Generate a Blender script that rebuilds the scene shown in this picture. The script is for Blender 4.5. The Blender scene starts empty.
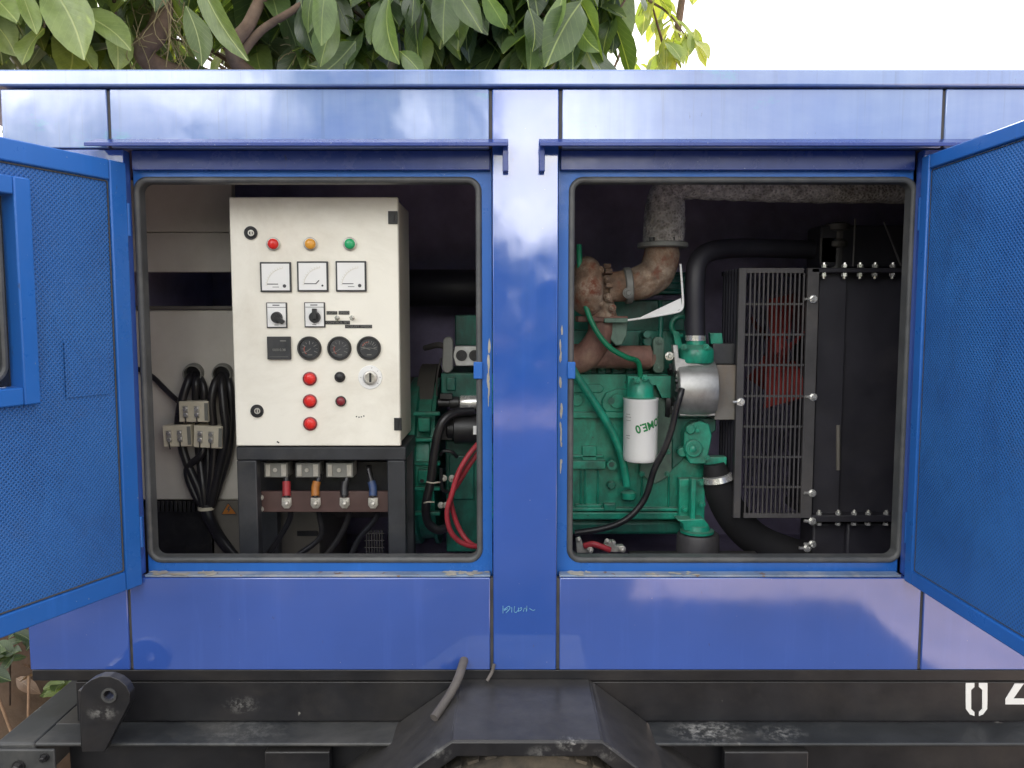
import bpy, bmesh, math, random
from mathutils import Vector, Matrix, noise as mnoise
R = math.radians
random.seed(7)
scene = bpy.context.scene
COL = scene.collection

# ---------------------------------------------------------------- camera maths
CAM = Vector((0.0, -1.76, 1.55)); PITCH = math.atan(68/800); FPX = 800.0
CP, SP = math.cos(PITCH), math.sin(PITCH)
def P(px, py, Y):
    """world point on the plane y=Y that corresponds to a measured photo point"""
    a = (px-512)/FPX; b = (384-py)/FPX
    dy = CP + b*SP; dz = -SP + b*CP
    t = (Y-CAM.y)/dy
    return Vector((CAM.x+a*t, Y, CAM.z+dz*t))
def S(Y): return (Y-CAM.y)/FPX          # metres per photo pixel at depth Y

# ---------------------------------------------------------------- mesh builder
class MB:
    def __init__(s): s.v=[]; s.f=[]; s.uv=None; s.mi=[]; s.cur=0; s.pc=[]; s.np=0; s.hold=False
    def add(s, vs, fs):
        n=len(s.v); s.v += [Vector(p) for p in vs]
        if not s.hold: s.np+=1
        for f in fs: s.f.append([i+n for i in f]); s.mi.append(s.cur); s.pc.append(s.np)
        return s
    def box(s, a, b):
        x0,x1=sorted((a[0],b[0])); y0,y1=sorted((a[1],b[1])); z0,z1=sorted((a[2],b[2]))
        return s.add([(x0,y0,z0),(x1,y0,z0),(x1,y1,z0),(x0,y1,z0),(x0,y0,z1),(x1,y0,z1),(x1,y1,z1),(x0,y1,z1)],
                     [(0,3,2,1),(4,5,6,7),(0,1,5,4),(1,2,6,5),(2,3,7,6),(3,0,4,7)])
    def pbox(s, px0,py0,px1,py1,Y,d):
        my=(py0+py1)/2
        x0=P(px0,my,Y).x; x1=P(px1,my,Y).x; z0=P(px0,py0,Y).z; z1=P(px0,py1,Y).z
        return s.box((x0,Y,z1),(x1,Y+d,z0))
    def prism(s, pts, y0, y1):
        """pts: list of (x,z); extruded along y"""
        ar=sum(pts[i][0]*pts[(i+1)%len(pts)][1]-pts[(i+1)%len(pts)][0]*pts[i][1] for i in range(len(pts)))
        if ar<0: pts=pts[::-1]
        n=len(pts); ya,yb=min(y0,y1),max(y0,y1)
        vs=[(x,ya,z) for x,z in pts]+[(x,yb,z) for x,z in pts]
        fs=[tuple(range(n)), tuple(range(2*n-1,n-1,-1))]
        for i in range(n):
            j=(i+1)%n; fs.append((i,i+n,j+n,j))
        return s.add(vs,fs)
    def ppoly(s, pts, Y, d):
        return s.prism([(P(x,y,Y).x,P(x,y,Y).z) for x,y in pts], Y, Y+d)
    def cone(s, p0, p1, r0, r1, n=16, caps=True):
        p0=Vector(p0); p1=Vector(p1); d=(p1-p0).normalized()
        u=d.orthogonal().normalized(); w=d.cross(u)
        vs=[]
        for p,r in ((p0,r0),(p1,r1)):
            for i in range(n):
                a=2*math.pi*i/n; vs.append(p+(u*math.cos(a)+w*math.sin(a))*r)
        fs=[(i,(i+1)%n,(i+1)%n+n,i+n) for i in range(n)]
        if caps: fs += [tuple(range(n-1,-1,-1)), tuple(range(n,2*n))]
        return s.add(vs,fs)
    def disc(s, px, py, rpx, Y, h, n=20, r1=None):
        """short cylinder facing the front: back at Y, front at Y-h"""
        c=P(px,py,Y); k=S(Y); r=rpx*k
        return s.cone(c, c+Vector((0,-h,0)), r, r if r1 is None else r1*k, n)
    def lathe(s, c, axis, prof, n=24, ring=False):
        """prof: list of (distance along axis, radius)"""
        c=Vector(c); d=Vector(axis).normalized(); u=d.orthogonal().normalized(); w=d.cross(u)
        vs=[];fs=[]
        for t,r in prof:
            for i in range(n):
                a=2*math.pi*i/n; vs.append(c+d*t+(u*math.cos(a)+w*math.sin(a))*max(r,1e-5))
        for k in range(len(prof)-1):
            for i in range(n):
                j=(i+1)%n; fs.append((k*n+i,k*n+j,(k+1)*n+j,(k+1)*n+i))
        m=(len(prof)-1)*n
        if ring:
            for i in range(n): j=(i+1)%n; fs.append((m+i,m+j,j,i))
        else: fs.append(tuple(range(n-1,-1,-1))); fs.append(tuple(range(m,m+n)))
        return s.add(vs,fs)
    def tube(s, pts, r, n=12, sub=6, closed=False, smooth=True):
        pts=[Vector(p) for p in pts]
        rs = r if isinstance(r,(list,tuple)) else [r]*len(pts)
        q=[];qr=[]
        m=len(pts)
        if smooth and m>2:
            rng = range(m) if closed else range(m-1)
            for i in rng:
                p1=pts[i]; p2=pts[(i+1)%m]
                p0=pts[(i-1)%m] if (closed or i>0) else p1*2-p2
                p3=pts[(i+2)%m] if (closed or i+2<m) else p2*2-p1
                for k in range(sub):
                    t=k/sub
                    q.append(0.5*((2*p1)+(p2-p0)*t+(2*p0-5*p1+4*p2-p3)*t*t+(3*p1-p0-3*p2+p3)*t**3))
                    qr.append(rs[i]*(1-t)+rs[(i+1)%m]*t)
            if not closed: q.append(pts[-1]); qr.append(rs[-1])
        else: q=pts; qr=rs
        L=len(q); vs=[];fs=[]; u=None
        for i in range(L):
            if closed: d=(q[(i+1)%L]-q[i-1])
            else: d=q[min(i+1,L-1)]-q[max(i-1,0)]
            if d.length<1e-9: d=Vector((0,0,1))
            d.normalize()
            u = d.orthogonal().normalized() if u is None else (u-d*u.dot(d)).normalized()
            w=d.cross(u)
            for k in range(n):
                a=2*math.pi*k/n; vs.append(q[i]+(u*math.cos(a)+w*math.sin(a))*qr[i])
        for i in range(L if closed else L-1):
            for k in range(n):
                j=(k+1)%n; i2=(i+1)%L
                fs.append((i*n+k,i*n+j,i2*n+j,i2*n+k))
        if not closed: fs += [tuple(range(n-1,-1,-1)), tuple(range((L-1)*n,L*n))]
        return s.add(vs,fs)
    def ptube(s, pts, rpx, **k):
        Ym=sum(p[2] for p in pts)/len(pts)
        r=[q*S(Ym) for q in rpx] if isinstance(rpx,(list,tuple)) else rpx*S(Ym)
        return s.tube([P(*p) for p in pts], r, **k)
    def bolt(s, px, py, rpx, Y, h=.008, washer=True):
        s.np+=1; s.hold=True
        if washer: s.disc(px,py,rpx*1.35,Y,h*.3,16)
        c=P(px,py,Y); k=S(Y)*rpx
        s.cone(c, c+Vector((0,-h,0)), k, k, 6)
        s.cone(c+Vector((0,-h,0)), c+Vector((0,-h*1.25,0)), k*.8, k*.55, 6)
        s.hold=False
        return s

ORG={}
def link(o, parent, org):
    COL.objects.link(o); ORG[o]=Vector(org)
    if parent is not None:
        o.parent=parent; o.location=Vector(org)-ORG[parent]
    else: o.location=org
    return o
def thing(name, label, cat, loc, group=None):
    o=bpy.data.objects.new(name,None); o.empty_display_size=.1
    o['label']=label; o['category']=cat
    if group: o['group']=group
    return link(o,None,loc)
SPLIT=('bolt','screw','stud','stand_leg','lower_beam','beam_flange','tank_flange','housing_rib','radiator_tank','stay_rod','small_lead','harness_tie','drilled_hole','core_plug','plug_recess','port_plug','leak_pipe','head_lug','seam_sealant','outer_wall','scratched_letter')
def obj(name, mb, mat, parent=None, bevel=0, seg=2, smooth=40, org=None, label=None):
    if org is None and len(set(mb.pc))>1 and (name in SPLIT or name.endswith(('_bolt','_screw','_stud'))):
        last=None
        for p in sorted(set(mb.pc)):
            fs=[f for f,q in zip(mb.f,mb.pc) if q==p]; ids=sorted({i for f in fs for i in f}); mp={i:k for k,i in enumerate(ids)}
            sub=MB(); sub.add([mb.v[i] for i in ids],[[mp[i] for i in f] for f in fs]); last=obj(name,sub,mat,parent,bevel,seg,smooth,None,label)
        return last
    vs=mb.v
    if org is None:
        lo=Vector([min(v[i] for v in vs) for i in range(3)]); hi=Vector([max(v[i] for v in vs) for i in range(3)])
        org=(lo+hi)/2
    me=bpy.data.meshes.new(name)
    me.from_pydata([v-org for v in vs],[],mb.f)
    mats = mat if isinstance(mat,(list,tuple)) else [mat]
    for m in mats: me.materials.append(m)
    if len(mats)>1:
        for p,i in zip(me.polygons,mb.mi): p.material_index=i
    if mb.uv:
        uvl=me.uv_layers.new(name='UVMap')
        for l in me.loops: uvl.data[l.index].uv=mb.uv[l.vertex_index]
    me.polygons.foreach_set('use_smooth',[True]*len(me.polygons))
    me.set_sharp_from_angle(angle=R(smooth))
    me.update()
    o=bpy.data.objects.new(name,me); link(o,parent,org)
    if bevel:
        b=o.modifiers.new('bevel','BEVEL'); b.width=bevel; b.segments=seg; b.limit_method='ANGLE'; b.angle_limit=R(40); b.harden_normals=False
    if label: o['label']=label
    return o
def tag(o,label,cat,group=None):
    o['label']=label; o['category']=cat
    if group: o['group']=group
    return o
def struct(o): o['kind']='structure'; return o
def text_mesh(body, size, extrude=.0003, align='CENTER', bold=0.0):
    cu=bpy.data.curves.new('lettering_curve','FONT'); cu.body=body; cu.size=size; cu.extrude=extrude; cu.offset=bold; cu.align_x=align; cu.align_y='CENTER'
    ob=bpy.data.objects.new('lettering_curve',cu); COL.objects.link(ob)
    dg=bpy.context.evaluated_depsgraph_get(); dg.update()
    me=bpy.data.meshes.new_from_object(ob.evaluated_get(dg))
    mb=MB(); mb.add([v.co.copy() for v in me.vertices],[tuple(p.vertices) for p in me.polygons])
    bpy.data.objects.remove(ob); bpy.data.meshes.remove(me); bpy.data.curves.remove(cu)
    return mb
def add_text(mb, body, size, c, extrude=.0003, roll=0):
    """upright text in the xz plane, read from the front (-y)"""
    t=text_mesh(body,size,extrude); ca,sa=math.cos(roll),math.sin(roll)
    mb.add([Vector((c[0]+v.x*ca-v.y*sa, c[1]-v.z, c[2]+v.x*sa+v.y*ca)) for v in t.v], t.f)

# ---------------------------------------------------------------- materials
def nt(name):
    m=bpy.data.materials.new(name); m.use_nodes=True
    n=m.node_tree; bs=n.nodes['Principled BSDF']; return m,n,bs
def N(n,t,**k):
    x=n.nodes.new(t)
    for a,b in k.items():
        if a in x.inputs: x.inputs[a].default_value=b
        else: setattr(x,a,b)
    return x
def ramp(n, src, stops):
    r=n.nodes.new('ShaderNodeValToRGB'); e=r.color_ramp.elements
    while len(e)<len(stops): e.new(.5)
    for el,(p,c) in zip(e,stops):
        el.position=p; el.color=(c,c,c,1) if isinstance(c,(int,float)) else (*c,1)
    n.links.new(src,r.inputs[0]); return r.outputs[0]
def mixc(n, fac, a, b, mode='MIX'):
    m=n.nodes.new('ShaderNodeMix'); m.data_type='RGBA'; m.blend_type=mode
    for inp,val in ((m.inputs['Factor'],fac),(m.inputs[6],a),(m.inputs[7],b)):
        if hasattr(val,'is_linked') or hasattr(val,'links'): n.links.new(val,inp)
        elif isinstance(val,(int,float)): inp.default_value = val if inp.type=='VALUE' else (val,val,val,1)
        else: inp.default_value=(*val,1)
    return m.outputs[2]
def coords(n, scale=(1,1,1), kind='Object', world=False):
    if world:
        tc=n.nodes.new('ShaderNodeNewGeometry'); out=tc.outputs['Position']
    else:
        tc=n.nodes.new('ShaderNodeTexCoord'); out=tc.outputs[kind]
    mp=n.nodes.new('ShaderNodeMapping'); mp.inputs['Scale'].default_value=scale
    n.links.new(out,mp.inputs[0]); return mp.outputs[0]
def noise(n, vec, scale, detail=5, rough=.6, dist=0):
    x=N(n,'ShaderNodeTexNoise',Scale=scale,Detail=detail,Roughness=rough,Distortion=dist)
    n.links.new(vec,x.inputs['Vector']); return x.outputs['Fac']
def bump(n, bs, h, strength=.2, dist=.002):
    b=N(n,'ShaderNodeBump',Strength=strength,Distance=dist); n.links.new(h,b.inputs['Height'])
    n.links.new(b.outputs[0],bs.inputs['Normal']); return b
def mat(name, col, rough=.5, metal=0, var=.25, scale=14, dirt=None, dirt_amt=.35, bmp=.0, ior=1.5, chips=None, chip_thr=.66, chip_scale=45, chip_soft=.03, dust=None, dust_amt=.5, grime=None, splash=None):
    m,n,bs=nt(name)
    v=coords(n,world=True)
    f=noise(n,v,scale,6,.65)
    fr=ramp(n,f,[(.3,0),(.7,1)])
    c=mixc(n,fr,[x*(1-var) for x in col],[min(1,x*(1+var*.6)) for x in col])
    if dirt:
        f2=noise(n,v,scale*.35,8,.7,.4)
        c=mixc(n,ramp(n,f2,[(.47,0),(.72,dirt_amt)]),c,dirt)
    if chips:
        f3=noise(n,v,chip_scale,4,.6)
        c=mixc(n,ramp(n,f3,[(chip_thr,0),(chip_thr+chip_soft,1)]),c,chips)
    if grime:
        fg=noise(n,coords(n,(1,1,.45),world=True),11,7,.72,.6)
        c=mixc(n,ramp(n,fg,[(.46,0),(.70,.75)]),c,grime)
    if splash:
        for (sx,sy,sz,rad,am) in splash:
            mp=n.nodes.new('ShaderNodeMapping'); mp.vector_type='TEXTURE'; mp.inputs['Location'].default_value=(sx,sy,sz); mp.inputs['Scale'].default_value=(rad,rad*.6,rad*.5); n.links.new(v,mp.inputs[0])
            ln=N(n,'ShaderNodeVectorMath',operation='LENGTH'); n.links.new(mp.outputs[0],ln.inputs[0])
            m1=N(n,'ShaderNodeMath',operation='MULTIPLY'); n.links.new(ramp(n,ln.outputs['Value'],[(.1,am),(1,0)]),m1.inputs[0]); n.links.new(ramp(n,noise(n,v,55,6,.75),[(.47,0),(.60,1)]),m1.inputs[1])
            c=mixc(n,m1.outputs[0],c,(.50,.49,.46))
    if dust:
        ge=n.nodes.new('ShaderNodeNewGeometry'); sp=n.nodes.new('ShaderNodeSeparateXYZ'); n.links.new(ge.outputs['Normal'],sp.inputs[0])
        mm=N(n,'ShaderNodeMath',operation='MULTIPLY'); n.links.new(ramp(n,sp.outputs['Z'],[(.25,0),(.85,dust_amt)]),mm.inputs[0]); n.links.new(ramp(n,noise(n,v,23,5,.7),[(.3,.35),(.65,1)]),mm.inputs[1])
        c=mixc(n,mm.outputs[0],c,dust)
    n.links.new(c,bs.inputs['Base Color'])
    bs.inputs['Metallic'].default_value=metal; bs.inputs['IOR'].default_value=ior
    n.links.new(ramp(n,f,[(.25,max(.02,rough-.08)),(.75,min(1,rough+.1))]),bs.inputs['Roughness'])
    if bmp: bump(n,bs,noise(n,v,scale*6,4,.6),bmp,.002)
    return m

def paint(name, col, glare=None, glare_amt=0, rough=.12, ior=1.75, wav=.06, streaks=.3, chalk=None):
    """glossy enamel on sheet metal: slight waviness, weathering streaks, rusty specks"""
    m,n,bs=nt(name)
    w=coords(n,world=True); st=coords(n,(26,26,1.6),world=True)
    c=mixc(n,ramp(n,noise(n,w,1.7,5,.6),[(.35,0),(.68,1)]),[x*.88 for x in col],[x*1.1 for x in col])
    fs=noise(n,st,1.0,8,.62)
    if glare:
        big=noise(n,coords(n,(1.3,1,3.5),world=True),1.6,5,.6,.3)
        fa=n.nodes.new('ShaderNodeMath'); fa.operation='MULTIPLY'
        n.links.new(ramp(n,big,[(.30,.35),(.6,1)]),fa.inputs[0]); n.links.new(ramp(n,fs,[(.32,glare_amt*.72),(.62,glare_amt)]),fa.inputs[1])
        c=mixc(n,fa.outputs[0],c,glare)  # pale mix paints in the sky reflection
    else:
        c=mixc(n,ramp(n,fs,[(.55,0),(.8,streaks)]),c,[min(1,x*1.5+.02) for x in col])
    if glare:
        st2=coords(n,(60,60,1.1),world=True)
        c=mixc(n,ramp(n,noise(n,st2,1.0,6,.7),[(.56,0),(.70,.5)]),c,(.12,.17,.30))
        c=mixc(n,ramp(n,noise(n,coords(n,(5,5,9),world=True),1.0,7,.75),[(.60,0),(.68,.55)]),c,(.10,.36,.48))
    # fine dark specks and scuffs
    c=mixc(n,ramp(n,noise(n,coords(n,(1,1,.35),world=True),90,3,.6),[(.70,0),(.76,.55)]),c,(.06,.055,.06))
    c=mixc(n,ramp(n,noise(n,w,160,2,.5),[(.74,0),(.77,.6)]),c,(.35,.4,.5))
    n.links.new(c,bs.inputs['Base Color'])
    bs.inputs['IOR'].default_value=ior
    n.links.new(ramp(n,noise(n,w,9,6,.7),[(.3,rough*.7),(.75,rough*1.9)]),bs.inputs['Roughness'])
    bump(n,bs,noise(n,coords(n,(1,1,.6),world=True),5.5,3,.5),wav,.02)
    return m

M={}
M['body']=paint('blue_enamel',(.044,.108,.43),rough=.06,ior=2.3,wav=.035)
M['skyglare']=paint('weathered_enamel_painted_glare',(.06,.14,.46),glare=(.36,.48,.69),glare_amt=.5,rough=.09,ior=2.1,wav=.07)  # weather streaks plus the bright sky's reflection painted into the base colour
M['post']=paint('post_blue_enamel',(.022,.092,.42),rough=.07,ior=2.1,wav=.05)
M['frame']=paint('blue_door_frame_enamel',(.022,.135,.48),rough=.28,ior=1.45,wav=.04)
M['gutter']=paint('blue_gutter_head_shade_enamel',(.022,.05,.24),rough=.2,ior=1.5)  # drip rails, and the shade painted on the head strip
M['rubber']=mat('grey_rubber',(.075,.079,.082),.45,var=.3,scale=20,dirt=(.17,.165,.155),dirt_amt=.5,bmp=.15)
M['lining']=mat('dark_lining',(.32,.28,.42),.8,var=.3,scale=8,bmp=.2)
M['black']=mat('black_plastic',(.016,.016,.018),.4,var=.3,scale=40,dirt=(.06,.055,.05),dirt_amt=.5)
M['blackrub']=mat('black_cable_rubber',(.014,.014,.017),.32,var=.25,scale=30,dirt=(.05,.045,.04),dirt_amt=.4)
M['chassis']=mat('black_chassis_paint',(.017,.017,.020),.36,var=.35,scale=9,dirt=(.06,.052,.046),dirt_amt=.5,bmp=.12,dust=(.10,.095,.088),dust_amt=.45,chips=(.22,.21,.19),chip_thr=.74,splash=[(-.88,-.10,.70,.04,.45),(-.62,.005,.66,.05,.3),(.115,-.262,.72,.035,.8),(.06,-.262,.70,.04,.3),(-.15,-.262,.70,.04,.3),(.19,-.262,.70,.04,.25)],chip_scale=24)
M['flange']=mat('dusty_chassis_flange',(.035,.038,.042),.45,var=.4,scale=7,dirt=(.14,.135,.125),dirt_amt=.8,bmp=.15,chips=(.38,.37,.34),chip_thr=.69,chip_scale=20,chip_soft=.12,splash=[(.44,-.03,.62,.10,.8),(.60,-.04,.62,.07,.45),(-.60,-.03,.62,.12,.22)])
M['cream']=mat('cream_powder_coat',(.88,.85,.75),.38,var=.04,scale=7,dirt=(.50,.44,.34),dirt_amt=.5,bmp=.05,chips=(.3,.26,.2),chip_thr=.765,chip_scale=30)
M['creamshade']=mat('cream_powder_coat_shaded',(.66,.60,.48),.4,var=.08,scale=6,dirt=(.4,.35,.26),dirt_amt=.4,bmp=.05)  # darker copy of the door's coat, side shade put into its colour
M['dstand']=mat('charcoal_steel',(.026,.028,.033),.45,var=.35,scale=12,dirt=(.09,.085,.08),dirt_amt=.5,bmp=.1)
M['brownboard']=mat('brown_phenolic_board',(.075,.04,.035),.5,var=.2,scale=20,dirt=(.12,.09,.08),dirt_amt=.4)
M['steel']=mat('zinc_steel',(.58,.56,.51),.36,metal=.55,var=.25,scale=50,dirt=(.3,.25,.18),dirt_amt=.4)
M['chrome']=mat('bright_steel',(.74,.73,.70),.24,metal=.7,var=.15,scale=40)
M['alu']=mat('cast_aluminium',(.50,.50,.49),.42,metal=.75,var=.2,scale=30,dirt=(.2,.18,.15),dirt_amt=.4,bmp=.15)
M['greysheet']=mat('grey_sheet_steel',(.60,.57,.51),.45,var=.12,scale=4,dirt=(.38,.32,.25),dirt_amt=.6,bmp=.05)
M['greydark']=mat('dark_grey_casing',(.12,.11,.095),.55,var=.25,scale=6,dirt=(.12,.10,.07),dirt_amt=.5)
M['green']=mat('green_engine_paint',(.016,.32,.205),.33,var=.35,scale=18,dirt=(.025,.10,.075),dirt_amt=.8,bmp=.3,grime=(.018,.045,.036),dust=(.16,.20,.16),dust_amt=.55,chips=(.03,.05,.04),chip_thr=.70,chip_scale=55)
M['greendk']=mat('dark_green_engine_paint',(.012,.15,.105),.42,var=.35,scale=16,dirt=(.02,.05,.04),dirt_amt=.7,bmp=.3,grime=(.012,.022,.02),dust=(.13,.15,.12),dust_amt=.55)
M['greengrey']=mat('grey_green_paint',(.11,.20,.15),.45,var=.25,scale=16,dirt=(.08,.09,.07),dirt_amt=.5,bmp=.2,grime=(.03,.05,.04),dust=(.2,.2,.17))
M['greenhose']=mat('green_hose',(.01,.21,.10),.33,var=.2,scale=30)
M['rust']=mat('rusty_cast_iron',(.22,.135,.085),.8,var=.5,scale=26,dirt=(.58,.48,.36),dirt_amt=.95,bmp=.9,chips=(.20,.06,.03),chip_thr=.54,chip_scale=22,chip_soft=.12,grime=(.10,.07,.055))
M['rustdk']=mat('brown_manifold_iron',(.20,.10,.075),.7,var=.35,scale=22,dirt=(.36,.25,.17),dirt_amt=.8,bmp=.7,grime=(.035,.022,.018))
M['white']=mat('white_enamel',(.86,.86,.84),.35,var=.03,scale=8,dirt=(.7,.67,.6),dirt_amt=.2)
M['plate']=mat('white_plate',(.82,.82,.80),.4,var=.03,scale=8)
M['red']=mat('red_lens',(.72,.025,.02),.25,var=.1,scale=60)
M['redoff']=mat('dark_red_lens',(.22,.02,.03),.25,var=.1,scale=60)
M['amber']=mat('amber_lens',(.78,.36,.045),.25,var=.1,scale=60)
M['greenl']=mat('green_lens',(.02,.40,.15),.25,var=.1,scale=60)
M['redwire']=mat('red_cable',(.42,.035,.05),.45,var=.25,scale=30,dirt=(.22,.06,.06),dirt_amt=.6)
M['redfan']=mat('red_fan_plastic',(.27,.03,.027),.5,var=.25,scale=20)
M['orange']=mat('orange_sleeve',(.42,.15,.02),.5,var=.25,scale=30,dirt=(.12,.08,.05),dirt_amt=.6)
M['redsl']=mat('red_sleeve',(.34,.025,.03),.5,var=.25,scale=30,dirt=(.10,.04,.04),dirt_amt=.6)
M['bluesl']=mat('blue_sleeve',(.025,.065,.19),.5,var=.25,scale=30,dirt=(.05,.05,.06),dirt_amt=.6)
M['beige']=mat('beige_ceramic',(.68,.63,.50),.45,var=.10,scale=20,dirt=(.3,.25,.17),dirt_amt=.4,bmp=.08)
M['greym']=mat('grey_moulding',(.20,.20,.18),.5,var=.2,scale=20,dirt=(.1,.1,.09),dirt_amt=.4)
M['radblk']=mat('black_radiator_paint',(.021,.020,.028),.5,var=.3,scale=8,dirt=(.05,.045,.045),dirt_amt=.5,bmp=.05)
M['guard']=mat('dusty_black_guard',(.060,.057,.060),.55,var=.35,scale=10,dirt=(.125,.11,.10),dirt_amt=.6)
M['hosegrey']=mat('weathered_hose',(.13,.115,.105),.6,var=.3,scale=20,dirt=(.22,.19,.16),dirt_amt=.5,bmp=.2)
M['tyre']=mat('dusty_tyre',(.045,.04,.034),.85,var=.3,scale=14,dirt=(.2,.16,.11),dirt_amt=.8,bmp=.2)
M['teal']=mat('pale_scratched_primer',(.16,.40,.58),.6,var=.5,scale=90)
M['inkg']=mat('green_ink',(.03,.36,.10),.5)
M['ink']=mat('dark_ink',(.06,.06,.065),.5)
M['sillworn']=mat('worn_sill_paint',(.20,.27,.38),.5,var=.3,scale=12,dirt=(.56,.50,.40),dirt_amt=1.0,bmp=.2,chips=(.20,.13,.08),chip_thr=.64,chip_scale=40)
M['seam']=mat('dirty_sealant',(.07,.068,.065),.8,var=.4,scale=30,dirt=(.1,.09,.08),dirt_amt=.5)
M['wornp']=mat('worn_cream_primer',(.50,.46,.37),.7,var=.3,scale=40,dirt=(.24,.17,.11),dirt_amt=.9)
M['lining2']=mat('matt_black_hose',(.007,.0065,.008),.8,var=.3,scale=20)
M['guardplate']=mat('stained_grey_plate',(.17,.16,.145),.4,metal=.3,var=.2,scale=12,dirt=(.20,.14,.09),dirt_amt=.8)
M['fibre']=mat('straw_fibre',(.26,.21,.11),.9,var=.3,scale=30)
M['shadeground']=mat('painted_shadow_ground',(.07,.062,.055),.85,var=.35,scale=3,dirt=(.13,.11,.09),dirt_amt=.6,bmp=.4)  # colour of the painted canopy shadow on the ground
M['redarc']=mat('dull_red_ink',(.42,.10,.07),.5)
M['stick']=mat('dry_wood',(.36,.22,.13),.8,var=.3,scale=30,bmp=.2)
M['sack']=mat('pale_scratched_metal',(.6,.6,.56),.5)

def lagging():
    m,n,bs=nt('glass_fibre_lagging')
    v=coords(n,world=True)
    f=noise(n,v,35,6,.7); f2=noise(n,v,8,4,.6)
    vo=N(n,'ShaderNodeTexVoronoi',Scale=130.0); n.links.new(v,vo.inputs['Vector'])
    c=mixc(n,ramp(n,f,[(.32,0),(.66,1)]),(.20,.18,.165),(.80,.75,.70))
    c=mixc(n,ramp(n,f2,[(.45,0),(.7,.5)]),c,(.20,.17,.14))
    c=mixc(n,ramp(n,vo.outputs['Distance'],[(.1,.55),(.5,0)]),c,(.09,.075,.06))
    n.links.new(c,bs.inputs['Base Color']); bs.inputs['Roughness'].default_value=.9
    h=n.nodes.new('ShaderNodeMath'); h.operation='ADD'; n.links.new(vo.outputs['Distance'],h.inputs[0]); n.links.new(f,h.inputs[1])
    bump(n,bs,h.outputs[0],.7,.006); return m
M['lag']=lagging()

def perforated():
    m,n,bs=nt('perforated_blue_sheet')
    uv=coords(n,(1,1,1),'UV')
    rot=n.nodes.new('ShaderNodeMapping'); rot.inputs['Rotation'].default_value=(0,0,R(45)); rot.inputs['Scale'].default_value=(150,150,150)
    n.links.new(uv,rot.inputs[0])
    vo=N(n,'ShaderNodeTexVoronoi',Scale=1.0,Randomness=0.0); vo.voronoi_dimensions='2D'; n.links.new(rot.outputs[0],vo.inputs['Vector'])
    w=coords(n,world=True)
    f=noise(n,w,3.0,5,.6); f2=noise(n,w,14,6,.7)
    c=mixc(n,ramp(n,f,[(.35,0),(.7,1)]),(.024,.125,.41),(.036,.17,.50))
    c=mixc(n,ramp(n,f2,[(.55,0),(.8,.35)]),c,(.06,.12,.26))
    c=mixc(n,ramp(n,noise(n,coords(n,(1,1,.5),world=True),6,7,.75,.8),[(.52,0),(.72,.4)]),c,(.016,.05,.15))
    hole=ramp(n,vo.outputs['Distance'],[(.20,1),(.34,0)])
    hm=n.nodes.new('ShaderNodeMath'); hm.operation='MULTIPLY'; n.links.new(hole,hm.inputs[0]); n.links.new(ramp(n,noise(n,w,5,4,.6),[(.3,.2),(.7,.75)]),hm.inputs[1])
    c=mixc(n,hm.outputs[0],c,(.004,.024,.09))
    n.links.new(c,bs.inputs['Base Color']); bs.inputs['Roughness'].default_value=.42
    h=ramp(n,vo.outputs['Distance'],[(.18,0),(.42,1)])
    bump(n,bs,h,.5,.0025); return m
M['perf']=perforated()

def glass():
    m,n,bs=nt('smoked_glass')
    bs.inputs['Base Color'].default_value=(.035,.04,.045,1); bs.inputs['Roughness'].default_value=.08
    bs.inputs['Transmission Weight'].default_value=.55
    return m
M['glass']=glass()

def leafmat(name, c0, c1, vein, trans):
    m,n,bs=nt(name)
    uv=n.nodes.new('ShaderNodeUVMap'); sep=n.nodes.new('ShaderNodeSeparateXYZ'); n.links.new(uv.outputs[0],sep.inputs[0])
    at=n.nodes.new('ShaderNodeAttribute'); at.attribute_name='tint'
    c=mixc(n,at.outputs['Fac'],c0,c1)
    w=coords(n,world=True)
    c=mixc(n,ramp(n,noise(n,w,22,5,.65),[(.4,0),(.75,.45)]),c,[x*.55 for x in c0])
    # midrib + side veins from the leaf's own uv (u along, v across)
    ab=N(n,'ShaderNodeMath',operation='ABSOLUTE'); n.links.new(sep.outputs['Y'],ab.inputs[0])
    mid=ramp(n,ab.outputs[0],[(.018,.9),(.055,0)])
    k=N(n,'ShaderNodeMath',operation='MULTIPLY_ADD'); k.inputs[1].default_value=-.34; n.links.new(ab.outputs[0],k.inputs[0]); n.links.new(sep.outputs['X'],k.inputs[2])
    k2=N(n,'ShaderNodeMath',operation='MULTIPLY'); k2.inputs[1].default_value=9.0; n.links.new(k.outputs[0],k2.inputs[0])
    fr=N(n,'ShaderNodeMath',operation='FRACT'); n.links.new(k2.outputs[0],fr.inputs[0])
    sv=ramp(n,fr.outputs[0],[(.0,.3),(.10,0)])
    mx=N(n,'ShaderNodeMath',operation='MAXIMUM'); n.links.new(mid,mx.inputs[0]); n.links.new(sv,mx.inputs[1])
    c=mixc(n,mx.outputs[0],c,vein)
    n.links.new(c,bs.inputs['Base Color']); bs.inputs['Roughness'].default_value=.38
    bump(n,bs,mx.outputs[0],.35,.003)
    tr=n.nodes.new('ShaderNodeBsdfTranslucent')
    tcol=mixc(n,1.0,c,trans,'MULTIPLY'); n.links.new(tcol,tr.inputs['Color'])
    ms=n.nodes.new('ShaderNodeAddShader'); n.links.new(bs.outputs[0],ms.inputs[0]); n.links.new(tr.outputs[0],ms.inputs[1])
    n.links.new(ms.outputs[0],n.nodes['Material Output'].inputs['Surface'])
    return m
M['leafA']=leafmat('broad_leaf_green',(.045,.080,.022),(.17,.23,.08),(.28,.33,.15),(1.1,1.0,.3))
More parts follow.
